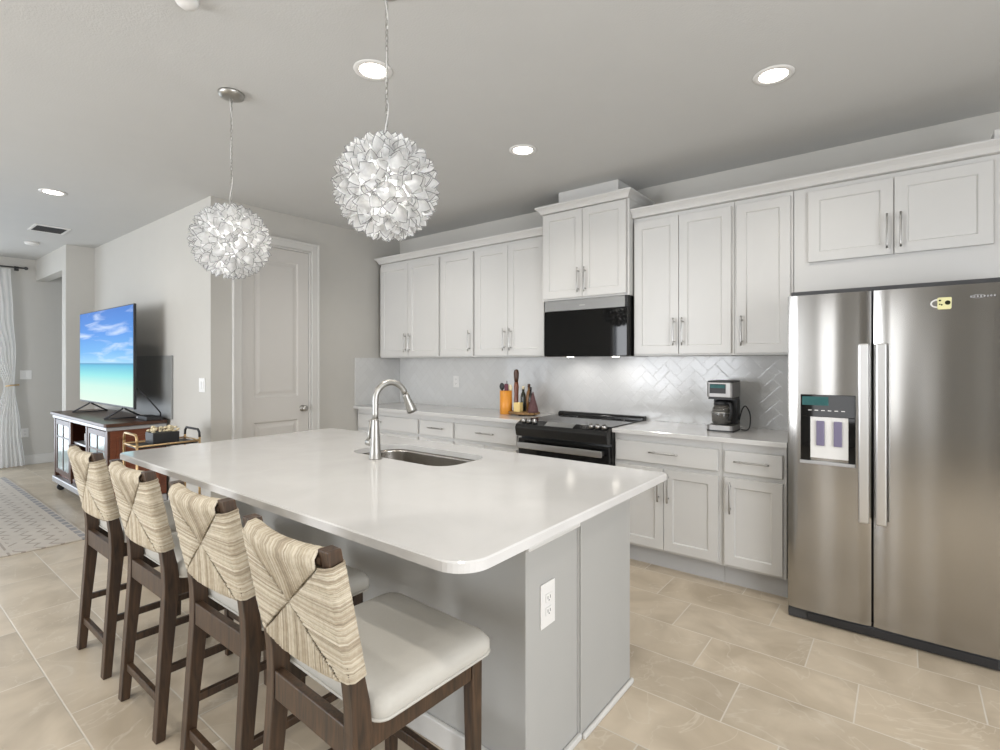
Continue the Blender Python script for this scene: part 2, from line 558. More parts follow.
# ------------------------------------------------------------------ mesh helpers
class MB:
    def __init__(self):
        self.bm = bmesh.new()
        self.mi = 0

    def faces(self, fs, smooth=False):
        for f in fs:
            f.material_index = self.mi
            f.smooth = smooth

    def quad(self, pts, smooth=False):
        f = self.bm.faces.new([self.bm.verts.new(p) for p in pts])
        self.faces([f], smooth)
        return self

    def box(self, x0, x1, y0, y1, z0, z1, bev=0.0):
        r = bmesh.ops.create_cube(self.bm, size=1.0)
        vs = r['verts']
        for v in vs:
            v.co = Vector(((x0 + x1) / 2 + v.co.x * (x1 - x0), (y0 + y1) / 2 + v.co.y * (y1 - y0), (z0 + z1) / 2 + v.co.z * (z1 - z0)))
        fs = set(f for v in vs for f in v.link_faces)
        self.faces(fs)
        if bev > 0:
            es = set(e for v in vs for e in v.link_edges)
            mi = self.mi
            r = bmesh.ops.bevel(self.bm, geom=list(es), offset=bev, segments=2, affect='EDGES', profile=0.6)
            for f in r['faces']:
                f.material_index = mi
        return self

    def hexa(self, bot, top):
        """eight-corner block from two loops of the same point count"""
        b = [self.bm.verts.new(p) for p in bot]
        t = [self.bm.verts.new(p) for p in top]
        n = len(b)
        fs = [self.bm.faces.new(list(reversed(b))), self.bm.faces.new(t)]
        for i in range(n):
            j = (i + 1) % n
            fs.append(self.bm.faces.new([b[i], b[j], t[j], t[i]]))
        self.faces(fs)
        return self

    def loft(self, loops, smooth=False, cap=True, closed=False):
        L = [[self.bm.verts.new(p) for p in lp] for lp in loops]
        n = len(L[0])
        fs = []
        for a in range(len(L) - 1 + (1 if closed else 0)):
            A, B = L[a], L[(a + 1) % len(L)]
            for i in range(n):
                j = (i + 1) % n
                fs.append(self.bm.faces.new([A[i], A[j], B[j], B[i]]))
        self.faces(fs, smooth)
        if cap and not closed:
            f1 = self.bm.faces.new(list(reversed(L[0])))
            f2 = self.bm.faces.new(L[-1])
            self.faces([f1, f2])
        return self

    def tube(self, pts, r, n=10, smooth=True, cap=True, closed=False):
        pts = [Vector(p) for p in pts]
        rs = r if isinstance(r, (list, tuple)) else [r] * len(pts)
        loops = []
        up = None
        m_ = len(pts)
        for i, p in enumerate(pts):
            if closed:
                d = pts[(i + 1) % m_] - pts[i - 1]
            else:
                d = pts[min(i + 1, m_ - 1)] - pts[max(i - 1, 0)]
            d.normalize()
            if up is None:
                up = Vector((0, 0, 1)) if abs(d.z) < 0.9 else Vector((1, 0, 0))
            s = d.cross(up)
            if s.length < 1e-6:
                s = d.orthogonal()
            s.normalize()
            up = s.cross(d).normalized()
            loops.append([p + (s * math.cos(2 * PI * k / n) + up * math.sin(2 * PI * k / n)) * rs[i] for k in range(n)])
        return self.loft(loops, smooth, cap, closed)

    def lathe(self, prof, c=(0, 0), n=32, smooth=True):
        """prof: (radius, z) from bottom to top around a vertical axis"""
        loops = [[(c[0] + max(r, 1e-4) * math.cos(2 * PI * k / n), c[1] + max(r, 1e-4) * math.sin(2 * PI * k / n), z) for k in range(n)] for r, z in prof]
        return self.loft(loops, smooth)

    def prism(self, poly, axis, a0, a1, smooth=False):
        """poly: 2-D points; axis: 'x' (points are y,z), 'y' (x,z) or 'z' (x,y)"""
        def P(p, a):
            return {'x': (a, p[0], p[1]), 'y': (p[0], a, p[1]), 'z': (p[0], p[1], a)}[axis]
        return self.hexa([P(p, a0) for p in poly], [P(p, a1) for p in poly])

    def build(self, name, mt, parent=None, bevel=0.0, seg=2, label=None):
        bmesh.ops.recalc_face_normals(self.bm, faces=self.bm.faces[:])
        root = parent
        off = Vector((0, 0, 0))
        while root is not None:
            if root.type == 'EMPTY':
                off = Vector(root.location)
            root = root.parent
        if off.length:
            bmesh.ops.translate(self.bm, verts=self.bm.verts[:], vec=-off)
        me = bpy.data.meshes.new(name)
        self.bm.to_mesh(me)
        self.bm.free()
        for x in (mt if isinstance(mt, (list, tuple)) else [mt]):
            me.materials.append(x)
        o = bpy.data.objects.new(name, me)
        COL.objects.link(o)
        if parent is not None:
            o.parent = parent
        if bevel:
            md = o.modifiers.new('bevel', 'BEVEL')
            md.width = bevel
            md.segments = seg
            md.limit_method = 'ANGLE'
            md.angle_limit = math.radians(40)
        if label:
            o['label'] = label
        return o


def tag(o, label, cat, group=None, kind=None):
    if label:
        o['label'] = label
    if cat:
        o['category'] = cat
    if group:
        o['group'] = group
    if kind:
        o['kind'] = kind
    return o


def thing(name, label, cat, loc, group=None, rz=0.0):
    o = bpy.data.objects.new(name, None)
    o.empty_display_size = 0.1
    COL.objects.link(o)
    o.location = loc
    o.rotation_euler = (0, 0, rz)
    return tag(o, label, cat, group)


def struct(name, mb, mt, bevel=0.0):
    o = mb.build(name, mt, None, bevel)
    o['kind'] = 'structure'
    return o


def copy_tree(o, parent=None):
    c = o.copy()
    COL.objects.link(c)
    c.parent = parent
    for ch in list(o.children):
        copy_tree(ch, c)
    return c


def rrect(x0, x1, y0, y1, r, n=8):
    """rounded rectangle, counter-clockwise; r a number or four radii (x0y0, x1y0, x1y1, x0y1)"""
    rs = r if isinstance(r, (list, tuple)) else [r] * 4
    cs = [(x0 + rs[0], y0 + rs[0], PI), (x1 - rs[1], y0 + rs[1], 1.5 * PI), (x1 - rs[2], y1 - rs[2], 0), (x0 + rs[3], y1 - rs[3], 0.5 * PI)]
    out = []
    for (cx, cy, a0), rr_ in zip(cs, rs):
        for k in range(n + 1):
            a = a0 + (PI / 2) * k / n
            out.append((cx + rr_ * math.cos(a), cy + rr_ * math.sin(a)))
    return out


def smooth(pts, n=6):
    """Catmull-Rom through the points"""
    P = [Vector(p) for p in pts]
    P = [2 * P[0] - P[1]] + P + [2 * P[-1] - P[-2]]
    out = []
    for i in range(1, len(P) - 2):
        a, b, c, d = P[i - 1:i + 3]
        for k in range(n):
            t = k / n
            out.append(0.5 * ((2 * b) + (c - a) * t + (2 * a - 5 * b + 4 * c - d) * t * t + (3 * b - a - 3 * c + d) * t ** 3))
    out.append(P[-2])
    return out


# ------------------------------------------------------------------ the room
ZC = 2.74
struct('floor', MB().box(-10.6, 2.3, -4.0, 4.0, -0.08, 0.0), M['floor'])
struct('ceiling', MB().box(-10.6, 2.3, -4.0, 4.0, ZC, ZC + 0.1), M['ceiling'])
struct('wall_back', MB().box(-4.62, 2.3, 3.9, 4.0, 0.0, ZC), M['wall'])
# wall holding the pantry door (faces +x), opening y 2.115..2.785, z 0..2.43
DY0, DY1, DZ = 2.115, 2.785, 2.43
mb = MB()
mb.box(-4.62, -4.5, 1.87, DY0, 0, ZC).box(-4.62, -4.5, DY1, 3.9, 0, ZC).box(-4.62, -4.5, DY0, DY1, DZ, ZC)
struct('wall_pantry', mb, M['wall'])
struct('wall_television', MB().box(-7.68, -4.62, 1.87, 2.0, 0, ZC), M['wall'])
# short return and the wall with the cased opening
mb = MB()
mb.box(-7.85, -7.68, 1.60, 2.0, 0, ZC).box(-9.2, -7.85, 1.60, 1.72, 2.46, ZC).box(-7.97, -7.85, 1.72, 3.6, 0, ZC)
struct('wall_hallway', mb, M['wall'])
struct('wall_right', MB().box(2.2, 2.3, 1.75, 3.9, 0, ZC).box(2.2, 2.3, -4.0, -0.95, 0, ZC).box(2.2, 2.3, -0.95, 1.75, 0, 0.25).box(2.2, 2.3, -0.95, 1.75, 2.42, ZC), M['wall'])
mb = MB()   # far left wall with the sliding-door opening y -1.25..1.05
mb.box(-9.32, -9.2, 1.05, 4.0, 0, ZC).box(-9.32, -9.2, -1.25, 1.05, 2.35, ZC).box(-9.32, -9.2, -4.0, -1.25, 0, ZC)
struct('wall_left', mb, M['wall'])
mb = MB()   # wall behind the camera with two openings
mb.box(-9.2, -9.0, -3.8, -3.7, 0, ZC).box(-7.3, -5.2, -3.8, -3.7, 0, ZC).box(-2.6, -1.25, -3.8, -3.7, 0, ZC).box(-0.55, 2.2, -3.8, -3.7, 0, ZC)
mb.box(-9.0, -7.3, -3.8, -3.7, 2.35, ZC).box(-5.2, -2.6, -3.8, -3.7, 2.35, ZC).box(-1.25, -0.55, -3.8, -3.7, 2.35, ZC).box(-1.25, -0.55, -3.8, -3.7, 0, 0.35)
struct('wall_front', mb, M['wall'])


def window(name, axis, a0, a1, z0, z1, c, n=2):
    mb = MB()
    t = 0.05
    def bx(p0, p1, q0, q1):
        if axis == 'x':
            mb.box(p0, p1, c, c + .06, q0, q1)
        else:
            mb.box(c, c + .06, p0, p1, q0, q1)
    bx(a0, a1, z0, z0 + t)
    bx(a0, a1, z1 - t, z1)
    for k in range(n + 1):
        p = a0 + (a1 - a0 - t) * k / n
        bx(p, p + t, z0 + t, z1 - t)
    return struct(name, mb, M['trim'])


window('window_1', 'x', -5.2, -2.6, 0.0, 2.35, -3.78, 2)
window('window_2', 'x', -1.25, -0.55, 0.35, 2.35, -3.78, 1)
window('added_window', 'x', -9.0, -7.3, 0.0, 2.35, -3.78, 2)  # unseen opening added to go with the far fill lamp
window('window_5', 'y', -0.95, 1.75, 0.25, 2.42, 2.22, 3)
window('window_3', 'y', -1.25, 1.05, 0.0, 2.35, -9.29, 2)

# baseboards
def baseboard(name, *b):
    return struct(name, MB().box(*b), M['trim'], 0.004)


baseboard('baseboard_television', -7.66, -4.5, 1.852, 1.87, 0, 0.13)
baseboard('baseboard_left', -9.2, -9.182, 1.05, 3.6, 0, 0.13)
baseboard('baseboard_return', -7.68, -7.662, 1.6, 1.852, 0, 0.13)
mb = MB().box(-4.5, -4.482, 1.87, 2.04, 0, 0.13).box(-4.5, -4.482, 2.86, 3.32, 0, 0.13)
struct('baseboard_pantry', mb, M['trim'], 0.004)
baseboard('baseboard_back', 0.46, 2.2, 3.882, 3.9, 0, 0.13)
baseboard('baseboard_right', 2.182, 2.2, -3.7, 3.88, 0, 0.13)

# pantry door: casing, leaf with two panels, lever knob
mb = MB()
for (y0, y1, z0, z1) in ((2.04, DY0, 0, 2.505), (DY1, 2.86, 0, 2.505), (DY0, DY1, DZ, 2.505)):
    mb.box(-4.5, -4.478, y0, y1, z0, z1)
    # raised outer lip
mb.box(-4.478, -4.468, 2.04, 2.058, 0, 2.505).box(-4.478, -4.468, 2.842, 2.86, 0, 2.505).box(-4.478, -4.468, 2.058, 2.842, 2.487, 2.505)
mb.box(-4.60, -4.5, DY0, DY0 + 0.015, 0, DZ).box(-4.60, -4.5, DY1 - 0.015, DY1, 0, DZ).box(-4.60, -4.5, DY0 + 0.015, DY1 - 0.015, DZ - 0.015, DZ)
struct('trim_1', mb, M['trim'], 0.003)


def raised_panel_x(mb, y0, y1, z0, z1, xf):
    """moulded door panel: groove then raised field, facing +x"""
    def ring(i, x):
        return [(x, y0 + i, z0 + i), (x, y1 - i, z0 + i), (x, y1 - i, z1 - i), (x, y0 + i, z1 - i)]
    mb.loft([ring(0, xf), ring(0.012, xf - 0.011), ring(0.03, xf - 0.011), ring(0.055, xf - 0.003)], cap=False)
    mb.quad(ring(0.055, xf - 0.003))


mb = MB()
xf = -4.52
y0, y1 = DY0 + 0.018, DY1 - 0.018
st = 0.105
pz = [(0.24, 0.83), (1.05, 2.30)]
ya, yb = y0 + st, y1 - st
# stiles and rails
for q in ((y0, ya, 0.01, DZ - 0.018), (yb, y1, 0.01, DZ - 0.018), (ya, yb, 0.01, 0.24), (ya, yb, 0.83, 1.05), (ya, yb, 2.30, DZ - 0.018)):
    mb.box(xf - 0.04, xf, *q)
for z0, z1 in pz:
    raised_panel_x(mb, ya, yb, z0, z1, xf)
    mb.box(xf - 0.04, xf - 0.03, ya, yb, z0, z1)
d1 = struct('door_1', mb, M['door'])
mb = MB()
for k in range(1):
    c = Vector((xf, 2.705, 0.93))
    n_ = 20
    prof = [(0.031, 0), (0.031, 0.008), (0.012, 0.010), (0.011, 0.030), (0.024, 0.040), (0.029, 0.052), (0.024, 0.064), (0.004, 0.068)]
    mb.loft([[(c.x + h_, c.y + r_ * math.cos(2 * PI * i / n_), c.z + r_ * math.sin(2 * PI * i / n_)) for i in range(n_)] for r_, h_ in prof], True)
mb.build('door_knob', M['steel'], d1)


# ------------------------------------------------------------------ cabinets
def shaker(mb, x0, x1, z0, z1, yf, t=0.02, st=0.057, rec=0.009):
    """recessed-panel front facing -y, front plane at yf"""
    def ring(i, y):
        return [(x0 + i, y, z0 + i), (x1 - i, y, z0 + i), (x1 - i, y, z1 - i), (x0 + i, y, z1 - i)]
    mb.loft([ring(0, yf + t), ring(0, yf + 0.0015), ring(0.0015, yf), ring(st, yf), ring(st + 0.006, yf + rec)], cap=False)
    mb.quad(ring(st + 0.006, yf + rec))
    mb.quad(ring(0, yf + t))
    return mb


def slab(mb, x0, x1, z0, z1, yf, t=0.02):
    def ring(i, y):
        return [(x0 + i, y, z0 + i), (x1 - i, y, z0 + i), (x1 - i, y, z1 - i), (x0 + i, y, z1 - i)]
    mb.loft([ring(0, yf + t), ring(0, yf + 0.004), ring(0.004, yf)], cap=True)
    return mb


def pull(parent, x, z, yf, vertical=True, L=0.19):
    mb = MB()
    h = L / 2
    pts = []
    for k in range(9):
        s = -1 + 2 * k / 8
        yy_ = yf - 0.028 - 0.006 * (1 - s * s)
        pts.append((x, yy_, z + s * h) if vertical else (x + s * h, yy_, z))
    mb.tube(pts, 0.0055, 10)
    for s in (-0.72, 0.72):
        yb_ = yf - 0.030
        if vertical:
            mb.tube([(x, yf, z + s * h), (x, yb_, z + s * h)], 0.0045, 8)
        else:
            mb.tube([(x + s * h, yf, z), (x + s * h, yb_, z)], 0.0045, 8)
    return mb.build('handle', M['chrome'], parent)


YU = 3.56      # front plane of the wall-cabinet doors
ZU0, ZU1 = 1.415, 2.415


def wall_cabinet(label, x0, x1, doors, handles, z0=ZU0, z1=ZU1, yf=YU, dz0=None, dz1=None, hz=1.565, group='white wall cabinets'):
    t = thing('wall_cabinet', label, 'cabinet', ((x0 + x1) / 2, 3.74, z0), group)
    mb = MB()
    mb.box(x0 + .0007, x1 - .0007, yf + 0.021, 3.9, z0, z1)
    mb.build('body', M['cabinet'], t, 0.0015)
    for i, (a, b_) in enumerate(doors):
        mb = MB()
        shaker(mb, a, b_, (dz0 or z0 + 0.012), (dz1 or z1 - 0.03), yf)
        d = mb.build('door', M['cabinet'], t)
        hx = handles[i]
        pull(d, hx, hz, yf)
    return t


G = 0.002
wall_cabinet('white two-door wall cabinet in the corner beside the pantry wall', -4.44, -3.535, [(-4.425, -3.99), (-3.986, -3.55)], [-4.022, -3.954])
wall_cabinet('narrow white single-door wall cabinet left of the microwave', -3.535, -3.095, [(-3.52, -3.11)], [-3.145])
wall_cabinet('white two-door wall cabinet directly left of the taller microwave cabinet', -3.095, -2.315, [(-3.08, -2.708), (-2.704, -2.332)], [-2.742, -2.670])
wall_cabinet('taller white two-door cabinet above the microwave', -2.313, -1.562, [(-2.295, -1.94), (-1.936, -1.582)], [-1.968, -1.908], 1.858, 2.60, 3.49, 1.872, 2.55, 2.0)
wall_cabinet('white two-door wall cabinet directly right of the microwave', -1.56, -0.868, [(-1.548, -1.226), (-1.222, -0.885)], [-1.254, -1.194], hz=1.58)
wall_cabinet('narrow white single-door wall cabinet above the coffee maker', -0.868, -0.530, [(-0.852, -0.545)], [-0.818], hz=1.57)
wall_cabinet('wide short two-door cabinet above the refrigerator', -0.528, 0.43, [(-0.45, -0.045), (-0.041, 0.355)], [-0.073, -0.013], 1.765, ZU1, YU, 1.965, 2.385, 2.09)


def crown(label, x0, x1, yf, z0, z1, left=True, right=True):
    """cove moulding swept round the front and ends of a cabinet"""
    prof = [(0.0, z0), (0.008, z0 + 0.003), (0.012, z0 + 0.014), (0.022, z0 + 0.030), (0.038, z1 - 0.014), (0.042, z1 - 0.010), (0.042, z1), (-0.02, z1), (-0.02, z0)]
    path = []
    if left:
        path += [(x0, 3.9, 'l'), (x0, yf, 'lf')]
    else:
        path += [(x0, yf, 'f')]
    if right:
        path += [(x1, yf, 'fr'), (x1, 3.9, 'r')]
    else:
        path += [(x1, yf, 'f')]
    loops = []
    for px_, py_, c in path:
        dx = {'l': -1, 'lf': -1, 'f': 0, 'fr': 1, 'r': 1}[c]
        dyy = {'l': 0, 'lf': -1, 'f': -1, 'fr': -1, 'r': 0}[c]
        loops.append([(px_ + dx * o_, py_ + dyy * o_, z_) for o_, z_ in prof])
    mb = MB().loft(loops)
    o = mb.build('crown_moulding', M['cabinet'], None)
    tag(o, label, 'moulding', 'crown mouldings on the wall cabinets')
    return o


crown('long white crown moulding on the wall cabinets left of the microwave', -4.435, -2.3145, YU, 2.4165, 2.477, True, False)
crown('raised white crown moulding on the taller cabinet over the microwave', -2.306, -1.568, 3.489, 2.556, 2.613)
crown('long white crown moulding from the microwave cabinet over the refrigerator', -1.5605, 0.425, YU, 2.4165, 2.477, False, True)
# boxed chase from the tall cabinet up to the ceiling
mb = MB().box(-2.20, -1.68, 3.575, 3.9, 2.614, ZC - 0.001)
tag(mb.build('duct_cover', M['cabinet'], None, 0.003), 'white boxed duct cover rising from the tall cabinet to the ceiling', 'duct cover')
mb = MB().box(0.355, 0.41, 3.545, 3.7, 2.478, 2.53)
tag(mb.build('filler_block', M['cabinet'], None, 0.003), 'small white block on the crown moulding at the right edge of the frame', 'block')
mb = MB()
YB = 3.30      # front plane of base doors


def base_cabinet(label, x0, x1, drawer, doors, dh, hs, group='white base cabinets', dz=(0.143, 0.672)):
    t = thing('base_cabinet', label, 'cabinet', ((x0 + x1) / 2, 3.6, 0), group)
    MB().box(x0 + .0007, x1 - .0007, YB + 0.021, 3.89, 0.125, 0.886).build('body', M['cabinet'], t, 0.0015)
    MB().box(x0 + .0007, x1 - .0007, YB + 0.085, 3.88, 0.0, 0.125).build('toe_kick', M['toe'], t, label='grey toe kick')
    mb = slab(MB(), drawer[0], drawer[1], 0.70, 0.835, YB)
    d = mb.build('drawer', M['cabinet'], t)
    pull(d, dh, 0.775, YB, False)
    for (a, b_), hx in zip(doors, hs):
        d = shaker(MB(), a, b_, dz[0], dz[1], YB).build('door', M['cabinet'], t)
        pull(d, hx, 0.555, YB)
    return t


base_cabinet('white base cabinet right of the oven with wide drawer and two doors', -1.585, -0.876, (-1.572, -0.895), [(-1.572, -1.235), (-1.231, -0.895)], -1.228, [-1.264, -1.200])
base_cabinet('narrow white base cabinet beside the refrigerator, single drawer and door', -0.876, -0.525, (-0.858, -0.543), [(-0.858, -0.543)], -0.703, [-0.822])
base_cabinet('white base cabinet in the corner by the pantry wall', -4.49, -3.55, (-4.47, -3.565), [(-4.47, -4.02), (-4.015, -3.565)], -4.16, [-4.05, -3.985])
base_cabinet('narrow white base cabinet in the middle behind the faucet', -3.55, -3.10, (-3.535, -3.115), [(-3.535, -3.115)], -3.31, [-3.15])
base_cabinet('white base cabinet directly left of the oven', -3.10, -2.36, (-3.085, -2.42), [(-3.085, -2.755), (-2.751, -2.42)], -2.73, [-2.785, -2.72])

# worktops
ZT = 0.914


def top_slab(name, label, outer, inner=None, z0=0.8865, z1=ZT, group=None):
    mb = MB()
    bm = mb.bm
    e = 0.004
    cxm = sum(p[0] for p in outer) / len(outer)
    cym = sum(p[1] for p in outer) / len(outer)
    def sh(lp, d):
        n = len(lp)
        o_ = []
        for i in range(n):
            a, b_ = Vector(lp[i - 1]), Vector(lp[(i + 1) % n])
            t_ = (b_ - a)
            if t_.length < 1e-9:
                t_ = Vector((1, 0))
            t_.normalize()
            nn = Vector((-t_.y, t_.x))
            o_.append((lp[i][0] + nn.x * d, lp[i][1] + nn.y * d))
        return o_
    if inner is None:
        l0 = [(x, y, z0) for x, y in outer]
        l1 = [(x, y, z1 - e) for x, y in outer]
        l2 = [(x, y, z1) for x, y in sh(outer, e)]
        mb.loft([l0, l1, l2])
    else:
        A = [(x, y, z0) for x, y in outer]
        B = [(x, y, z1 - e) for x, y in outer]
        C_ = [(x, y, z1) for x, y in sh(outer, e)]
        D_ = [(x, y, z1) for x, y in inner]
        E_ = [(x, y, z0) for x, y in inner]
        mb.loft([A, B, C_, D_, E_], closed=True)
    o = mb.build(name, M['quartz'])
    return tag(o, label, 'worktop', group)


top_slab('worktop', 'white quartz worktop between the oven and the refrigerator', [(-1.583, 3.27), (-0.516, 3.27), (-0.516, 3.9), (-1.583, 3.9)])
top_slab('worktop', 'long white quartz worktop left of the oven', [(-4.5, 3.27), (-2.362, 3.27), (-2.362, 3.9), (-4.5, 3.9)])

# splashback tiles
tag(MB().box(-4.49, -0.53, 3.89, 3.9, ZT + .0005, ZU0 - .001).build('backsplash', M['splash_x']), None, None, None, 'structure')
bpy.data.objects['backsplash'].name = 'trim_2'
tag(MB().box(-4.5, -4.49, 3.285, 3.89, ZT + .0005, ZU0 - .001).build('trim_3', M['splash_y']), None, None, None, 'structure')

# ------------------------------------------------------------------ island
IX0, IX1, IY0, IY1 = -3.115, -0.765, 0.85, 2.092
SX0, SX1, SY0, SY1 = -2.25, -1.56, 1.59, 1.92
top_slab('island_worktop', 'large white quartz island worktop with rounded corners and sink cutout',
         rrect(IX0, IX1, IY0, IY1, [0.05, 0.085, 0.012, 0.012], 10), rrect(SX0, SX1, SY0, SY1, 0.10, 10))
t = thing('kitchen_island', 'pale grey kitchen island base below the big white worktop', 'kitchen island', (-1.95, 1.7, 0))
MB().box(-2.99, -0.935, 1.325, 1.648, 0.0, 0.886).build('support_wall', M['island_paint'], t, 0.004)
mb = MB()
mb.box(-2.98, -2.32, 1.65, 2.06, 0.0, 0.886).box(-1.50, -0.928, 1.65, 2.06, 0.0, 0.886).box(-2.32, -1.50, 1.65, 2.06, 0.0, 0.62).box(-2.32, -1.50, 1.99, 2.06, 0.62, 0.886)
mb.build('cabinet_box', M['cabinet'], t)
MB().box(-0.9275, -0.921, 1.6505, 2.075, 0.0, 0.886).build('end_panel', M['island_paint'], t, 0.002)
MB().box(-0.9345, -0.908, 1.318, 1.645, 0.815, 0.886).box(-0.934, -0.918, 1.318, 1.645, 0.775, 0.815).build('top_moulding', M['trim'], t, 0.005)
mb = MB().box(-0.9345, -0.918, 1.307, 1.655, 0.0, 0.022).box(-2.99, -0.918, 1.307, 1.3245, 0.0, 0.085)
mb.build('baseboard', M['trim'], t, 0.005)
MB().box(-0.9205, -0.906, 1.655, 2.085, 0.0, 0.022).build('shoe_moulding', M['trim'], t, 0.006)

# outlet plates
def outlet(label, origin, u, n, w_=0.075, h_=0.118, kind='outlet'):
    """u: sideways unit vector, n: outward unit vector"""
    u, n = Vector(u), Vector(n)
    o = Vector(origin)
    t = thing('wall_outlet' if kind == 'outlet' else 'light_switch', label, 'outlet' if kind == 'outlet' else 'light switch', o, 'outlets and switches')
    def bx(mb, a0, a1, z0, z1, d0, d1):
        b_ = [o + u * a + n * d0 + Vector((0, 0, z)) for a, z in ((a0, z0), (a1, z0), (a1, z1), (a0, z1))]
        t_ = [o + u * a + n * d1 + Vector((0, 0, z)) for a, z in ((a0, z0), (a1, z0), (a1, z1), (a0, z1))]
        mb.hexa(b_, t_)
    mb = MB()
    bx(mb, -w_ / 2, w_ / 2, -h_ / 2, h_ / 2, 0.0003, 0.006)
    mb.build('plate', M['white_plastic'], t, 0.002)
    if kind == 'outlet':
        for s in (-1, 1):
            zc = s * 0.022
            mb = MB()
            bx(mb, -0.017, 0.017, zc - 0.014, zc + 0.014, 0.006, 0.009)
            so = mb.build('socket', M['white_plastic'], t, 0.004)
            mb = MB()
            for a in (-0.007, 0.007):
                bx(mb, a - 0.0012, a + 0.0012, zc - 0.003, zc + 0.007, 0.009, 0.0096)
            bx(mb, -0.002, 0.002, zc - 0.010, zc - 0.006, 0.009, 0.0096)
            mb.build('slots', M['slot'], so)
    else:
        k = max(1, int(round(w_ / 0.06)) - 0) if w_ > 0.09 else 1
        for q in range(k):
            a = (q - (k - 1) / 2) * 0.046
            mb = MB()
            bx(mb, a - 0.016, a + 0.016, -0.033, 0.033, 0.006, 0.0095)
            mb.build('rocker', M['white_plastic'], t, 0.002)
    return t


outlet('white double outlet on the near end of the island', (-0.935, 1.445, 0.567), (0, 1, 0), (1, 0, 0), 0.085, 0.145)
outlet('faint white outlet on the backsplash behind the faucet', (-3.62, 3.89, 1.17), (1, 0, 0), (0, -1, 0))
outlet('white light switch on the wall between television and pantry door', (-4.655, 1.87, 1.175), (1, 0, 0), (0, -1, 0), 0.115, 0.118, 'switch')
outlet('white light switch plate on the far wall beside the curtain', (-9.2, 1.50, 1.20), (0, 1, 0), (1, 0, 0), 0.115, 0.118, 'switch')
outlet('white outlet low on the far wall beside the curtain', (-9.2, 1.49, 0.43), (0, 1, 0), (1, 0, 0))

# sink bowl
t = thing('sink', 'undermounted stainless steel sink sunk in the island worktop', 'sink', ((SX0 + SX1) / 2, (SY0 + SY1) / 2, 0.66))
o_ = 0.006
loops = []
for z_, ins, rr_ in ((0.886, -0.03, 0.12), (0.886, -0.004, 0.10), (0.87, -0.004, 0.10), (0.70, 0.004, 0.09), (0.675, 0.02, 0.08), (0.668, 0.05, 0.06)):
    loops.append([(x, y, z_) for x, y in rrect(SX0 + ins, SX1 - ins, SY0 + ins, SY1 - ins, rr_, 8)])
mb = MB().loft(loops, True, cap=False)
mb.bm.faces.new([mb.bm.verts.new(p) for p in loops[-1]])
b_ = mb.build('bowl', M['sinksteel'], t)
md = b_.modifiers.new('solid', 'SOLIDIFY')
md.thickness = 0.0015
md.offset = -1
MB().lathe([(0.04, 0.6685), (0.04, 0.671), (0.03, 0.672), (0.0, 0.670)], (-1.91, 1.75), 24).build('drain', M['chrome'], t)

# faucet
fx_, fy_ = -1.957, 1.545
t = thing('faucet', 'brushed nickel gooseneck pull-down faucet beside the island sink', 'faucet', (fx_, fy_, ZT))
MB().lathe([(0.030, ZT), (0.030, ZT + 0.006), (0.026, ZT + 0.012), (0.0245, ZT + 0.05), (0.021, ZT + 0.11), (0.016, ZT + 0.18), (0.0155, ZT + 0.19)], (fx_, fy_), 28).build('body', M['steel'], t)
# spout leans to +y and a little to +x
dirv = Vector((0.22, 0.97, 0)).normalized()
pts = []
Rg = 0.080
zt = 1.272 - Rg
for k in range(4):
    pts.append(Vector((fx_, fy_, ZT + 0.18 + (zt - ZT - 0.18) * k / 3)))
for k in range(1, 15):
    a = PI * 0.90 * k / 14
    pts.append(Vector((fx_, fy_, zt)) + dirv * (Rg - Rg * math.cos(a)) + Vector((0, 0, Rg * math.sin(a))))
MB().tube(pts, 0.0145, 16).build('spout', M['steel'], t)
d = (pts[-1] - pts[-2]).normalized()
p0 = pts[-1]
hd = MB().tube([p0, p0 + d * 0.01, p0 + d * 0.03, p0 + d * 0.085, p0 + d * 0.10, p0 + d * 0.101], [0.0150, 0.0175, 0.0175, 0.024, 0.0245, 0.018], 18)
hd.build('spray_head', M['steel'], t)
hz_ = ZT + 0.075
side = Vector((-0.95, 0.05, 0)).normalized()
c0 = Vector((fx_, fy_, hz_))
MB().tube([c0 + side * 0.018, c0 + side * 0.058, c0 + side * 0.061], [0.018, 0.018, 0.012], 16).build('handle_mount', M['steel'], t)
MB().tube([c0 + side * 0.050, c0 + side * 0.050 + Vector((0, 0, 0.03)), c0 + side * 0.034 + Vector((0, 0, 0.110))], [0.010, 0.0075, 0.005], 10).build('lever', M['steel'], t)

# ------------------------------------------------------------------ range
t = thing('range', 'black slide-in range with stainless handle between the base cabinets', 'oven', (-1.97, 3.58, 0))
RX0, RX1 = -2.358, -1.587
MB().box(RX0, RX1, 3.28, 3.88, 0.02, 0.895).build('body', M['black'], t, 0.003)
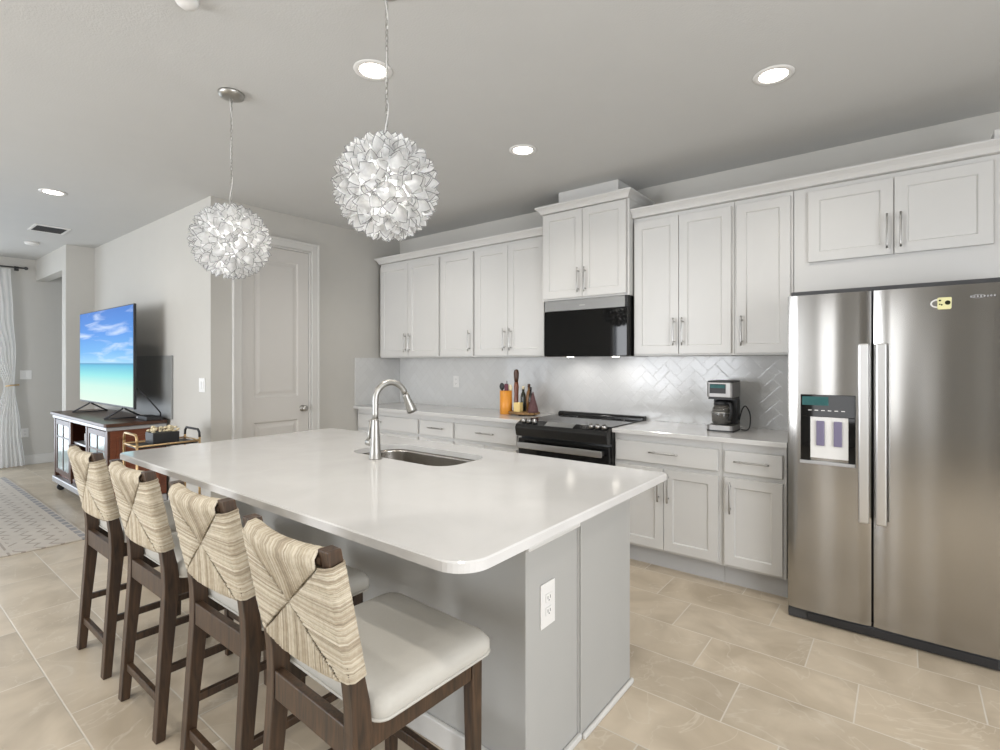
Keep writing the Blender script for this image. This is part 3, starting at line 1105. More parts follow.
# cooktop glass
MB().box(RX0 - 0.0, RX1, 3.262, 3.82, 0.8955, 0.921).build('cooktop', M['glass_black'], t, 0.004)
MB().prism([(3.822, 0.8955), (3.886, 0.8955), (3.886, 0.946), (3.84, 0.946), (3.822, 0.932)], 'x', RX0, RX1).build('rear_vent', M['black'], t, 0.004)
mb = MB()
for (cx_, cy_, r_) in ((-2.17, 3.44, 0.105), (-1.78, 3.44, 0.085), (-2.17, 3.68, 0.075), (-1.78, 3.68, 0.095)):
    n_ = 36
    for a0_ in range(n_):
        a, c = 2 * PI * a0_ / n_, 2 * PI * (a0_ + 1) / n_
        mb.quad([(cx_ + (r_ - .003) * math.cos(a), cy_ + (r_ - .003) * math.sin(a), 0.9215), (cx_ + r_ * math.cos(a), cy_ + r_ * math.sin(a), 0.9215),
                 (cx_ + r_ * math.cos(c), cy_ + r_ * math.sin(c), 0.9215), (cx_ + (r_ - .003) * math.cos(c), cy_ + (r_ - .003) * math.sin(c), 0.9215)])
mb.build('burner_rings', M['grey'], t)
# sloping control panel with bulged front
MB().prism([(3.262, 0.921), (3.205, 0.895), (3.190, 0.870), (3.205, 0.805), (3.262, 0.795)], 'x', RX0 - 0.0, RX1).build('control_panel', M['black'], t, 0.006)
MB().prism([(3.258, 0.9235), (3.206, 0.8985), (3.207, 0.8965), (3.259, 0.9215)], 'x', -2.10, -1.86).build('control_display', M['grey'], t)
for i, x_ in enumerate((-2.30, -2.25, -2.20, -1.72, -1.67, -1.62)):
    mb = MB()
    base = Vector((x_, 3.232, 0.911))
    nrm = Vector((0, -0.42, 0.9)).normalized()
    mb.tube([base, base + nrm * 0.012, base + nrm * 0.024, base + nrm * 0.028], [0.019, 0.019, 0.016, 0.012], 18)
    mb.build('knob', M['chrome'], t)
MB().box(RX0 + 0.004, RX1 - 0.004, 3.235, 3.279, 0.16, 0.785).build('oven_door', M['glass_black'], t, 0.004)
mb = MB()
mb.box(RX0 + 0.03, RX1 - 0.03, 3.175, 3.195, 0.715, 0.762)
for x_ in (RX0 + 0.05, RX1 - 0.05):
    mb.box(x_ - 0.015, x_ + 0.015, 3.195, 3.236, 0.722, 0.755)
mb.build('door_handle', M['chrome'], t, 0.006, label='wide stainless door handle')
MB().box(RX0 + 0.004, RX1 - 0.004, 3.24, 3.279, 0.05, 0.152).build('storage_drawer', M['black'], t, 0.004)

# ------------------------------------------------------------------ microwave
t = thing('microwave', 'black glass over-the-range microwave under the tall white cabinet', 'microwave', (-1.94, 3.69, 1.41))
MX0, MX1 = -2.282, -1.570
MB().box(MX0, MX1, 3.52, 3.888, 1.412, 1.856).build('body', M['black'], t, 0.003)
MB().box(MX0, MX1, 3.488, 3.519, 1.414, 1.770).build('door', M['glass_black'], t, 0.004)
mb = MB().prism([(3.492, 1.772), (3.519, 1.772), (3.519, 1.854), (3.498, 1.854)], 'x', MX0, MX1 - 0.018)
mb.build('vent_strip', M['grey'], t, 0.002, label='brushed grey top vent strip')
MB().box(MX1 - 0.018, MX1, 3.490, 3.519, 1.772, 1.854).build('side_trim', M['black'], t)
MB().box(-1.965, -1.915, 3.4915, 3.4955, 1.803, 1.812).build('badge', M['chrome'], t, 0.001)
for x_ in (-2.14, -1.74):
    MB().lathe([(0.025, 1.4085), (0.03, 1.4118)], (x_, 3.66), 20).build('hood_lamp', M['lamp_lens'], t)
    l = spot('hood_light', (x_, 3.66, 1.402), 2.4, (1.0, 0.97, 0.95), 2.6, 0.03)
    l.rotation_euler = (0.35, 0, 0)

# ------------------------------------------------------------------ refrigerator
FX0, FX1 = -0.492, 0.42
FSP = -0.123
t = thing('refrigerator', 'stainless side-by-side refrigerator with water dispenser', 'refrigerator', (-0.035, 3.5, 0))
MB().box(FX0 + 0.004, FX1 - 0.004, 3.215, 3.87, 0.04, 1.752).build('cabinet', M['grille'], t, 0.004)


def fridge_door(x0, x1, bulge=0.012):
    mb = MB()
    n_ = 14
    front, back = [], []
    for k in range(n_ + 1):
        s = -1 + 2 * k / n_
        x_ = x0 + (x1 - x0) * k / n_
        e_ = 0.0
        if abs(s) > 0.97:
            e_ = 0.006
        front.append((x_, 3.130 + bulge * s * s * 0.5 + e_))
    z0_, z1_ = 0.062, 1.722
    L0 = [(x, y, z0_) for x, y in front] + [(x1, 3.205, z0_), (x0, 3.205, z0_)]
    L1 = [(x, y, z1_) for x, y in front] + [(x1, 3.205, z1_), (x0, 3.205, z1_)]
    mb.loft([L0, L1], True)
    return mb


mb = fridge_door(FX0, FSP - 0.004)
fd = mb.build('freezer_door', M['stainless'], t)
fd.data.polygons.foreach_set('use_smooth', [True] * len(fd.data.polygons))
md = fd.modifiers.new('es', 'EDGE_SPLIT')
md.split_angle = math.radians(35)
mb = fridge_door(FSP + 0.006, FX1)
rd = mb.build('fridge_door', M['stainless'], t)
md = rd.modifiers.new('es', 'EDGE_SPLIT')
md.split_angle = math.radians(35)


def fridge_handle(parent, xc):
    mb = MB()
    z0_, z1_ = 0.58, 1.46
    prof = [(-0.022, 3.075), (0.022, 3.075), (0.022, 3.096), (-0.022, 3.096)]
    mb.hexa([(xc + a, y, z0_) for a, y in prof], [(xc + a, y, z1_) for a, y in prof])
    for z_ in (z0_ + 0.03, z1_ - 0.06):
        mb.box(xc - 0.014, xc + 0.014, 3.096, 3.142, z_, z_ + 0.03)
    return mb.build('door_handle', M['handle_steel'], parent, 0.007, 3)


M['handle_steel'] = simple('satin_handle_steel', (0.62, 0.615, 0.61), 0.30, 1.0, var=0.03)
fridge_handle(fd, -0.155)
fridge_handle(rd, -0.085)
# dispenser: frame, dark alcove, display, paddles, tray
DX0, DX1, DZ0, DZ1 = -0.430, -0.190, 0.852, 1.200
yf = 3.128
mb = MB()
mb.box(DX0, DX1, yf - 0.002, yf + 0.012, DZ1 - 0.115, DZ1).box(DX0, DX0 + 0.045, yf - 0.002, yf + 0.012, DZ0, DZ1 - 0.115).box(DX1 - 0.03, DX1, yf - 0.002, yf + 0.012, DZ0, DZ1 - 0.115)
dp = mb.build('dispenser_frame', M['glass_black'], t, 0.002, label='black water dispenser frame')
MB().box(DX0 + 0.008, DX0 + 0.125, yf - 0.0035, yf - 0.0021, DZ1 - 0.055, DZ1 - 0.010).build('display', M['green_display'], dp)
mb = MB()
for k in range(6):
    x_ = DX0 + 0.035 + k * 0.029
    mb.box(x_, x_ + 0.016, yf - 0.0033, yf - 0.0021, DZ1 - 0.083, DZ1 - 0.079)
mb.build('button_marks', M['white_plastic'], dp)
MB().box(DX0 + 0.045, DX1 - 0.03, yf + 0.001, yf + 0.0115, DZ0 + 0.02, DZ1 - 0.1155).build('dispenser_back', M['white_plastic'], dp)
for x_ in (DX0 + 0.072, DX0 + 0.148):
    MB().box(x_, x_ + 0.036, yf - 0.012, yf + 0.0008, DZ0 + 0.085, DZ1 - 0.135).build('paddle', M['paddle'], dp, 0.003, label='violet grey dispenser paddle')
MB().box(DX0 - 0.002, DX1 + 0.002, yf - 0.018, yf + 0.004, DZ0 - 0.012, DZ0 + 0.004).build('drip_tray', M['silver'], dp, 0.003)
# bottom grille and rollers
mb = MB().box(FX0 + 0.0, FX1, 3.150, 3.213, 0.004, 0.056)
gr = mb.build('base_grille', M['grille'], t, 0.006)
MB().box(FX0 + 0.09, FX1 - 0.09, 3.142, 3.1495, 0.012, 0.05).build('grille_panel', M['plastic'], gr, 0.003)
# small wordmark plate on the right door: a ring and light strokes
mb = MB()
pts = [(0.262 + 0.022 * math.cos(a), 3.1268, 1.664 + 0.008 * math.sin(a)) for a in [2 * PI * k / 20 for k in range(20)]]
mb.tube(pts, 0.0012, 6, closed=True)
for k in range(8):
    x_ = 0.235 + k * 0.011
    mb.box(x_, x_ + 0.006, 3.1262, 3.128, 1.660, 1.668)
mb.build('emblem', M['silver'], rd)
# magnet shaped like a mug
t = thing('mug_magnet', 'small yellow mug-shaped magnet with handle on the right refrigerator door', 'magnet', (0.155, 3.124, 1.63))
mb = MB()
mb.prism([(0.126, 1.612), (0.168, 1.612), (0.171, 1.617), (0.172, 1.664), (0.169, 1.667), (0.125, 1.667), (0.122, 1.664), (0.122, 1.617)], 'y', 3.1175, 3.1275)
mb.build('mug_body', M['magnet'], t, 0.002)
pts = []
for k in range(13):
    a = PI / 2 + PI * k / 12
    pts.append((0.122 + 0.022 * math.cos(a), 3.122, 1.640 + 0.017 * math.sin(a)))
MB().tube(pts, 0.0032, 8).build('mug_handle', M['white_plastic'], t)
mb = MB()
mb.tube([(0.131, 3.1165, 1.653), (0.131, 3.1176, 1.653)], 0.0045, 12)
mb.tube([(0.137, 3.1165, 1.633), (0.137, 3.1176, 1.633)], 0.0035, 12)
mb.tube([(0.130, 3.1165, 1.636), (0.130, 3.1176, 1.636)], 0.003, 12)
mb.tube([(0.158, 3.1165, 1.642), (0.158, 3.1176, 1.642)], 0.010, 16)
mb.build('spots', M['olive'], t)

# ------------------------------------------------------------------ coffee maker
cx0, cx1, cy0, cy1 = -1.03, -0.865, 3.535, 3.72
t = thing('coffee_maker', 'black and silver drip coffee maker on the worktop by the refrigerator', 'coffee maker', ((cx0 + cx1) / 2, 3.63, ZT))
MB().prism(rrect(cx0, cx1, cy0, cy1 + .02, 0.02, 4), 'z', ZT, ZT + 0.042).build('base', M['appliance'], t, 0.003)
MB().prism(rrect(cx0 - .002, cx1 + .002, cy0 - .002, cy1 + .022, 0.02, 4), 'z', ZT + 0.0, ZT + 0.010).build('foot_band', M['plastic'], t)
MB().box(cx0 + 0.01, cx1 - 0.005, cy1 - 0.06, cy1 + 0.015, ZT + 0.042, ZT + 0.21).build('water_tank', M['plastic'], t, 0.004)
mb = MB().prism(rrect(cx0, cx1, cy0, cy1 + 0.02, 0.018, 4), 'z', ZT + 0.225, ZT + 0.322)
hd = mb.build('head', M['appliance'], t, 0.003)
MB().box(cx0 + 0.02, cx1 - 0.045, cy0 - 0.0022, cy0 - 0.0005, ZT + 0.25, ZT + 0.312).build('display', M['plastic'], hd)
MB().box(cx0 + 0.024, cx1 - 0.05, cy0 - 0.004, cy0 - 0.0023, ZT + 0.285, ZT + 0.308).build('screen', M['green_display'], hd)
MB().prism(rrect(cx0 + 0.002, cx1 - 0.002, cy0 + 0.002, cy1 + 0.018, 0.018, 4), 'z', ZT + 0.3225, ZT + 0.332).build('lid', M['plastic'], t, 0.003)
MB().box(cx0 + 0.008, cx1 - 0.008, cy0 + 0.012, cy1 + 0.015, ZT + 0.21, ZT + 0.2245).build('brew_basket', M['plastic'], t)
pc = (-0.953, 3.600)
pt = MB().lathe([(0.048, ZT + 0.044), (0.060, ZT + 0.06), (0.062, ZT + 0.11), (0.056, ZT + 0.15), (0.044, ZT + 0.172)], pc, 28).build('carafe', M['potglass'], t)
MB().lathe([(0.046, ZT + 0.172), (0.048, ZT + 0.178), (0.046, ZT + 0.196), (0.02, ZT + 0.205)], pc, 24).build('carafe_lid', M['plastic'], pt)
MB().lathe([(0.0625, ZT + 0.118), (0.0635, ZT + 0.122), (0.0625, ZT + 0.128)], pc, 28).build('carafe_band', M['chrome'], pt)
pts = [(pc[0] + 0.045, pc[1] - 0.035, ZT + 0.185), (pc[0] + 0.068, pc[1] - 0.052, ZT + 0.18), (pc[0] + 0.074, pc[1] - 0.056, ZT + 0.12), (pc[0] + 0.055, pc[1] - 0.042, ZT + 0.075)]
MB().tube(smooth(pts), 0.009, 8).build('carafe_handle', M['plastic'], pt)
pts = [(-0.866, 3.70, ZT + 0.07), (-0.85, 3.71, ZT + 0.14), (-0.83, 3.72, ZT + 0.16), (-0.805, 3.72, ZT + 0.11), (-0.80, 3.70, ZT + 0.04), (-0.812, 3.68, ZT + 0.008), (-0.85, 3.68, ZT + 0.006)]
MB().tube(smooth(pts), 0.0045, 8).build('power_cord', M['plastic'], t)

# ------------------------------------------------------------------ utensils and tray by the oven
hx, hy = -2.755, 3.60
t = thing('utensil_holder', 'orange cylindrical utensil holder on the worktop left of the tray', 'utensil holder', (hx, hy, ZT))
MB().lathe([(0.052, ZT), (0.055, ZT + 0.004), (0.055, ZT + 0.205), (0.051, ZT + 0.205), (0.050, ZT + 0.02), (0.0, ZT + 0.018)], (hx, hy), 32).build('cup', M['orange'], t)
def utensil(name, label, cat, base, tip, hr, headfn, m_):
    t = thing(name, label, cat, base)
    MB().tube([base, tip], hr, 8).build('shaft', m_, t)
    mb = MB()
    headfn(mb, Vector(tip))
    mb.build('head', m_, t)
    return t
def ladle(mb, p):
    for k in range(1):
        bmesh.ops.create_uvsphere(mb.bm, u_segments=16, v_segments=10, radius=0.026, matrix=Matrix.Translation(p + Vector((0, 0, 0.012))) @ Matrix.Diagonal((1, 0.5, 1.25, 1)))
        for f in mb.bm.faces:
            f.smooth = True
def spat(mb, p):
    mb.box(p.x - 0.020, p.x + 0.020, p.y - 0.003, p.y + 0.003, p.z - 0.005, p.z + 0.06, 0.0028)
def tipf(mb, p):
    mb.tube([p + Vector((0, 0, -0.01)), p + Vector((0, 0, 0.05))], [0.004, 0.003], 8)
utensil('ladle', 'black rounded ladle leaning left in the orange utensil holder', 'utensil', (hx - 0.012, hy, ZT + 0.02), (hx - 0.038, hy - 0.01, ZT + 0.228), 0.005, ladle, M['plastic'])
utensil('spatula', 'maroon spatula in the middle of the orange utensil holder', 'utensil', (hx + 0.008, hy, ZT + 0.02), (hx + 0.012, hy - 0.012, ZT + 0.205), 0.005, spat, M['purple'])
utensil('skewer', 'thin dark pointed skewer standing in the orange utensil holder', 'utensil', (hx + 0.0, hy + 0.02, ZT + 0.02), (hx - 0.006, hy + 0.02, ZT + 0.24), 0.003, tipf, M['plastic'])
utensil('wooden_spoon', 'pale wooden spoon leaning right in the orange utensil holder', 'utensil', (hx + 0.02, hy + 0.01, ZT + 0.02), (hx + 0.036, hy + 0.01, ZT + 0.215), 0.005, ladle, M['cream'])

tx, ty = -2.575, 3.625
t = thing('tray', 'round wooden slice tray holding bottles by the oven', 'tray', (tx, ty, ZT))
mb = MB()
n_ = 40
rim = [1 + 0.05 * math.sin(3.1 * k) for k in range(n_)]
lo = []
for r_, z_ in ((0.125, ZT + 0.008), (0.140, ZT + 0.014), (0.142, ZT + 0.028), (0.13, ZT + 0.030), (0.0, ZT + 0.030)):
    lo.append([(tx + r_ * rim[k] * math.cos(2 * PI * k / n_), ty + 0.8 * r_ * rim[k] * math.sin(2 * PI * k / n_), z_) for k in range(n_)])
M['bark'] = simple('bark_and_wood', (0.26, 0.15, 0.06), 0.6, var=0.75, scale=22)
mb.loft(lo, False)
mb.build('slab', M['bark'], t)
for a in (0.4, 2.5, 4.7):
    c = (tx + 0.09 * math.cos(a), ty + 0.07 * math.sin(a))
    MB().lathe([(0.012, ZT), (0.012, ZT + 0.009)], c, 12).build('foot', M['plastic'], t)
zt_ = ZT + 0.0305
def bottle(label, x_, y_, r_, h, m_, cap, name='bottle'):
    t = thing(name, label, 'bottle', (x_, y_, zt_), 'bottles on the wooden tray')
    MB().lathe([(r_ * .95, zt_), (r_, zt_ + 0.006), (r_, zt_ + h * .55), (r_ * .8, zt_ + h * .68), (r_ * .42, zt_ + h * .78), (r_ * .40, zt_ + h * .88)], (x_, y_), 20).build('bottle_body', m_, t)
    MB().lathe([(r_ * .5, zt_ + h * .88), (r_ * .5, zt_ + h)], (x_, y_), 16).build('cap', cap, t)
mill = thing('pepper_mill', 'tall dark wooden pepper mill, the tallest item on the tray', 'pepper mill', (-2.665, 3.63, zt_))
MB().lathe([(0.026, zt_), (0.027, zt_ + 0.01), (0.020, zt_ + 0.06), (0.018, zt_ + 0.15), (0.022, zt_ + 0.21), (0.018, zt_ + 0.25)], (-2.665, 3.63), 20).build('mill_body', M['cherry'], mill)
MB().lathe([(0.016, zt_ + 0.25), (0.022, zt_ + 0.29), (0.024, zt_ + 0.33), (0.018, zt_ + 0.355), (0.003, zt_ + 0.362)], (-2.665, 3.63), 20).build('mill_head', M['darkwood'], mill)
bottle('dark olive bottle behind the yellow box on the tray', -2.612, 3.66, 0.024, 0.215, M['olive'], M['cream'])
bottle('brown bottle in the middle back of the tray', -2.562, 3.675, 0.025, 0.235, M['amber'], M['darkwood'])
bottle('black slender bottle beside the dark pyramid on the tray', -2.53, 3.655, 0.019, 0.21, M['black'], M['plastic'])
o = MB().box(-2.635, -2.572, 3.55, 3.60, zt_, zt_ + 0.078).build('spice_box', M['yellow'], None, 0.003)
tag(o, 'pale yellow box at the front of the wooden tray', 'box')
mb = MB()
px_, py_ = -2.468, 3.60
lo = []
for s_, z_ in ((1.0, zt_), (1.0, zt_ + 0.012), (0.06, zt_ + 0.175)):
    lo.append([(px_ + s_ * 0.048 * math.cos(2 * PI * k / 16), py_ + s_ * 0.048 * math.sin(2 * PI * k / 16), z_) for k in range(16)])
mb.loft(lo)
tag(mb.build('incense_cone', M['purple_brown'] if 'purple_brown' in M else simple('dark_plum_clay', (0.09, 0.035, 0.035), 0.6, var=0.3, scale=30), None, 0.003), 'dark plum cone-shaped ornament at the right of the tray', 'ornament')

# ------------------------------------------------------------------ pendants
def petal_cluster_mesh():
    """one rosette: an outer ring and an inner ring of cupped pointed shells with wire rims"""
    bm = bmesh.new()
    def petal(az, tilt, L, W, base_r):
        U, V = 5, 7
        R_ = Matrix.Rotation(az, 4, 'Z') @ Matrix.Translation((base_r, 0, 0)) @ Matrix.Rotation(tilt, 4, 'Y')
        grid = []
        for j in range(V + 1):
            v = j / V
            wdt = W * (math.sin(PI * min(1, v * 0.95 + 0.05)) ** 0.9)
            if j == V:
                wdt = 0.0006
            if j == 0:
                wdt = W * 0.22
            rowv = []
            for i in range(U + 1):
                u = -1 + 2 * i / U
                # local: z along the petal, y across, x outward curve (cup opens towards the rosette axis)
                p = Vector((0.010 * math.sin(PI * v * 0.9) * 1.2 - 0.010 * (u * u) * math.sin(PI * v), u * wdt / 2, v * L))
                rowv.append(bm.verts.new(R_ @ p))
            grid.append(rowv)
        for j in range(V):
            for i in range(U):
                f = bm.faces.new([grid[j][i], grid[j][i + 1], grid[j + 1][i + 1], grid[j + 1][i]])
                f.smooth = True
                f.material_index = 0
        # wire rim as a thin ribbon standing off the edge
        edge = [g[0] for g in grid] + [g[-1] for g in reversed(grid)]
        for a, b_ in zip(edge[:-1], edge[1:]):
            if (a.co - b_.co).length < 1e-5:
                continue
            c = (R_ @ Vector((0, 0, L * .5)))
            oa = a.co + (a.co - c).normalized() * 0.0030
            ob = b_.co + (b_.co - c).normalized() * 0.0030
            f = bm.faces.new([bm.verts.new(a.co), bm.verts.new(b_.co), bm.verts.new(ob), bm.verts.new(oa)])
            f.material_index = 1
    for k in range(6):
        petal(2 * PI * k / 6 + 0.2, math.radians(48), 0.084, 0.050, 0.008)
    for k in range(4):
        petal(2 * PI * k / 4 + 0.5, math.radians(20), 0.072, 0.046, 0.005)
    me = bpy.data.meshes.new('petal_cluster')
    bm.to_mesh(me)
    bm.free()
    me.materials.append(M['capiz'])
    me.materials.append(M['wire'])
    return me


PM = petal_cluster_mesh()


def pendant(label, x, y, zc, zrot):
    t = thing('pendant_light', label, 'pendant light', (x, y, zc - 0.2), 'capiz globe pendants over the island', 0)
    MB().lathe([(0.0, ZC - 0.026), (0.035, ZC - 0.026), (0.058, ZC - 0.018), (0.062, ZC - 0.006), (0.062, ZC - 0.0005)], (x, y), 32).build('canopy', M['steel'], t)
    # chain of links
    mb = MB()
    z = ZC - 0.026
    zend = zc + 0.17
    L_ = 0.026
    k = 0
    n_l = int((z - zend) / 0.019)
    for k in range(n_l):
        zc_ = z - 0.011 - k * (z - zend) / n_l
        pts = []
        for q in range(12):
            a = 2 * PI * q / 12
            u_, v_ = 0.0055 * math.cos(a), 0.0125 * math.sin(a)
            pts.append((x + (u_ if k % 2 else 0), y + (0 if k % 2 else u_), zc_ + v_))
        mb.tube(pts, 0.0014, 5, closed=True)
    mb.build('chain', M['steel'], t)
    # clear cord woven loosely through the chain
    pts = []
    for k in range(60):
        s = k / 59
        zz_ = z + (zend - z) * s
        pts.append((x + 0.006 * math.sin(zz_ * 34), y + 0.006 * math.cos(zz_ * 27), zz_))
    MB().tube(pts, 0.0022, 6).build('cord', M['white_plastic'], t)
    MB().lathe([(0.018, zc + 0.05), (0.018, zc + 0.165), (0.006, zc + 0.175)], (x, y), 16).build('socket', M['steel'], t)
    bb = MB()
    bmesh.ops.create_uvsphere(bb.bm, u_segments=20, v_segments=14, radius=0.032, matrix=Matrix.Translation((x, y, zc + 0.01)))
    bb.build('bulb', M['bulb'], t)
    # wire frame ball that carries the rosettes
    mb = MB()
    for k in range(4):
        a = PI * k / 4
        pts = [(x + 0.122 * math.cos(a) * math.sin(b_), y + 0.122 * math.sin(a) * math.sin(b_), zc + 0.122 * math.cos(b_)) for b_ in [2 * PI * q / 28 for q in range(28)]]
        mb.tube(pts, 0.0016, 5, closed=True)
    mb.build('frame', M['wire'], t)
    n_c = 46
    ga = PI * (3 - math.sqrt(5))
    for k in range(n_c):
        zz_ = 1 - 2 * (k + 0.5) / n_c
        rr_ = math.sqrt(max(0, 1 - zz_ * zz_))
        nrm = Vector((rr_ * math.cos(ga * k + zrot), rr_ * math.sin(ga * k + zrot), zz_))
        o = bpy.data.objects.new('petal_cluster', PM)
        COL.objects.link(o)
        o.parent = t
        q = nrm.to_track_quat('Z', 'Y') @ Matrix.Rotation(k * 1.1, 4, 'Z').to_quaternion()
        o.rotation_mode = 'QUATERNION'
        o.rotation_quaternion = q
        o.location = nrm * 0.123 + Vector((0, 0, 0.2))
    l = bpy.data.lights.new('pendant_bulb_light', 'POINT')
    l.energy = 8
    l.color = (1.0, 0.97, 0.94)
    l.shadow_soft_size = 0.045
    lo_ = bpy.data.objects.new('pendant_bulb_light', l)
    COL.objects.link(lo_)
    lo_.location = (x, y, zc + 0.01)
    return t


pendant('white capiz shell globe pendant over the near end of the island', -1.48, 1.22, 2.003, 0.3)
pendant('white capiz shell globe pendant over the far end of the island', -2.70, 1.222, 1.985, 1.7)


# ------------------------------------------------------------------ recessed lights and ceiling items
def downlight(label, x, y, power, on=True):
    t = thing('recessed_light', label, 'ceiling light', (x, y, ZC), 'recessed ceiling lights')
    MB().lathe([(0.062, ZC - 0.002), (0.066, ZC - 0.006), (0.088, ZC - 0.004), (0.090, ZC - 0.0005)], (x, y), 36).build('trim_ring', M['white_plastic'], t)
    MB().lathe([(0.0, ZC - 0.0045), (0.060, ZC - 0.0045), (0.062, ZC - 0.003)], (x, y), 32).build('lens', M['lamp_lens'], t)
    spot('recessed_or_fill_lamp', (x, y, ZC - 0.02), power)


downlight('glowing recessed ceiling light behind the near pendant chain', -1.96, 1.534, 34)
downlight('glowing recessed ceiling light in front of the refrigerator cabinets', -0.49, 2.74, 22)
downlight('glowing recessed ceiling light in front of the microwave cabinet', -1.937, 2.71, 24)
downlight('glowing recessed ceiling light at far left above the rug', -5.396, 1.043, 10)
spot('recessed_or_fill_lamp', (0.9, 1.2, ZC - 0.02), 34)  # from here on unseen fill spots, added without fixtures to lift the brightness
spot('recessed_or_fill_lamp', (-3.3, 2.71, ZC - 0.02), 22)
spot('recessed_or_fill_lamp', (-0.4, 0.35, ZC - 0.02), 46)
spot('recessed_or_fill_lamp', (-1.9, -0.35, ZC - 0.02), 40)
spot('recessed_or_fill_lamp', (-3.6, -0.35, ZC - 0.02), 22)

t = thing('smoke_detector', 'small white round ceiling fixture cut by the top edge of the frame', 'smoke detector', (-2.13, 0.80, ZC))
MB().lathe([(0.0, ZC - 0.034), (0.018, ZC - 0.034), (0.034, ZC - 0.022), (0.040, ZC - 0.012), (0.042, ZC - 0.0005)], (-2.13, 0.80), 28).build('cover', M['white_plastic'], t)
t = thing('smoke_detector', 'white round smoke detector on the ceiling beyond the air vent', 'smoke detector', (-7.85, 1.33, ZC))
MB().lathe([(0.0, ZC - 0.03), (0.05, ZC - 0.03), (0.062, ZC - 0.02), (0.066, ZC - 0.0005)], (-7.85, 1.33), 28).build('cover', M['white_plastic'], t)
# air vent
t = thing('air_vent', 'rectangular ceiling air vent with dark slats at far left', 'air vent', (-6.93, 1.31, ZC))
vx0, vx1, vy0, vy1 = -7.10, -6.76, 1.17, 1.45
mb = MB()
for q in ((vx0, vx1, vy0, vy0 + .02), (vx0, vx1, vy1 - .02, vy1), (vx0, vx0 + .02, vy0 + .02, vy1 - .02), (vx1 - .02, vx1, vy0 + .02, vy1 - .02)):
    mb.box(q[0], q[1], q[2], q[3], ZC - 0.010, ZC - 0.0005)
mb.build('frame', M['white_plastic'], t)
MB().box(vx0 + .021, vx1 - .021, vy0 + .021, vy1 - .021, ZC - 0.002, ZC - 0.0005).build('duct_opening', M['slot'], t)
for k in range(7):
    x_ = vx0 + 0.035 + k * 0.043
    MB().prism([(x_, ZC - 0.009), (x_ + 0.004, ZC - 0.009), (x_ + 0.014, ZC - 0.003), (x_ + 0.010, ZC - 0.003)], 'y', vy0 + .021, vy1 - .021).build('slat', M['grille'], t)

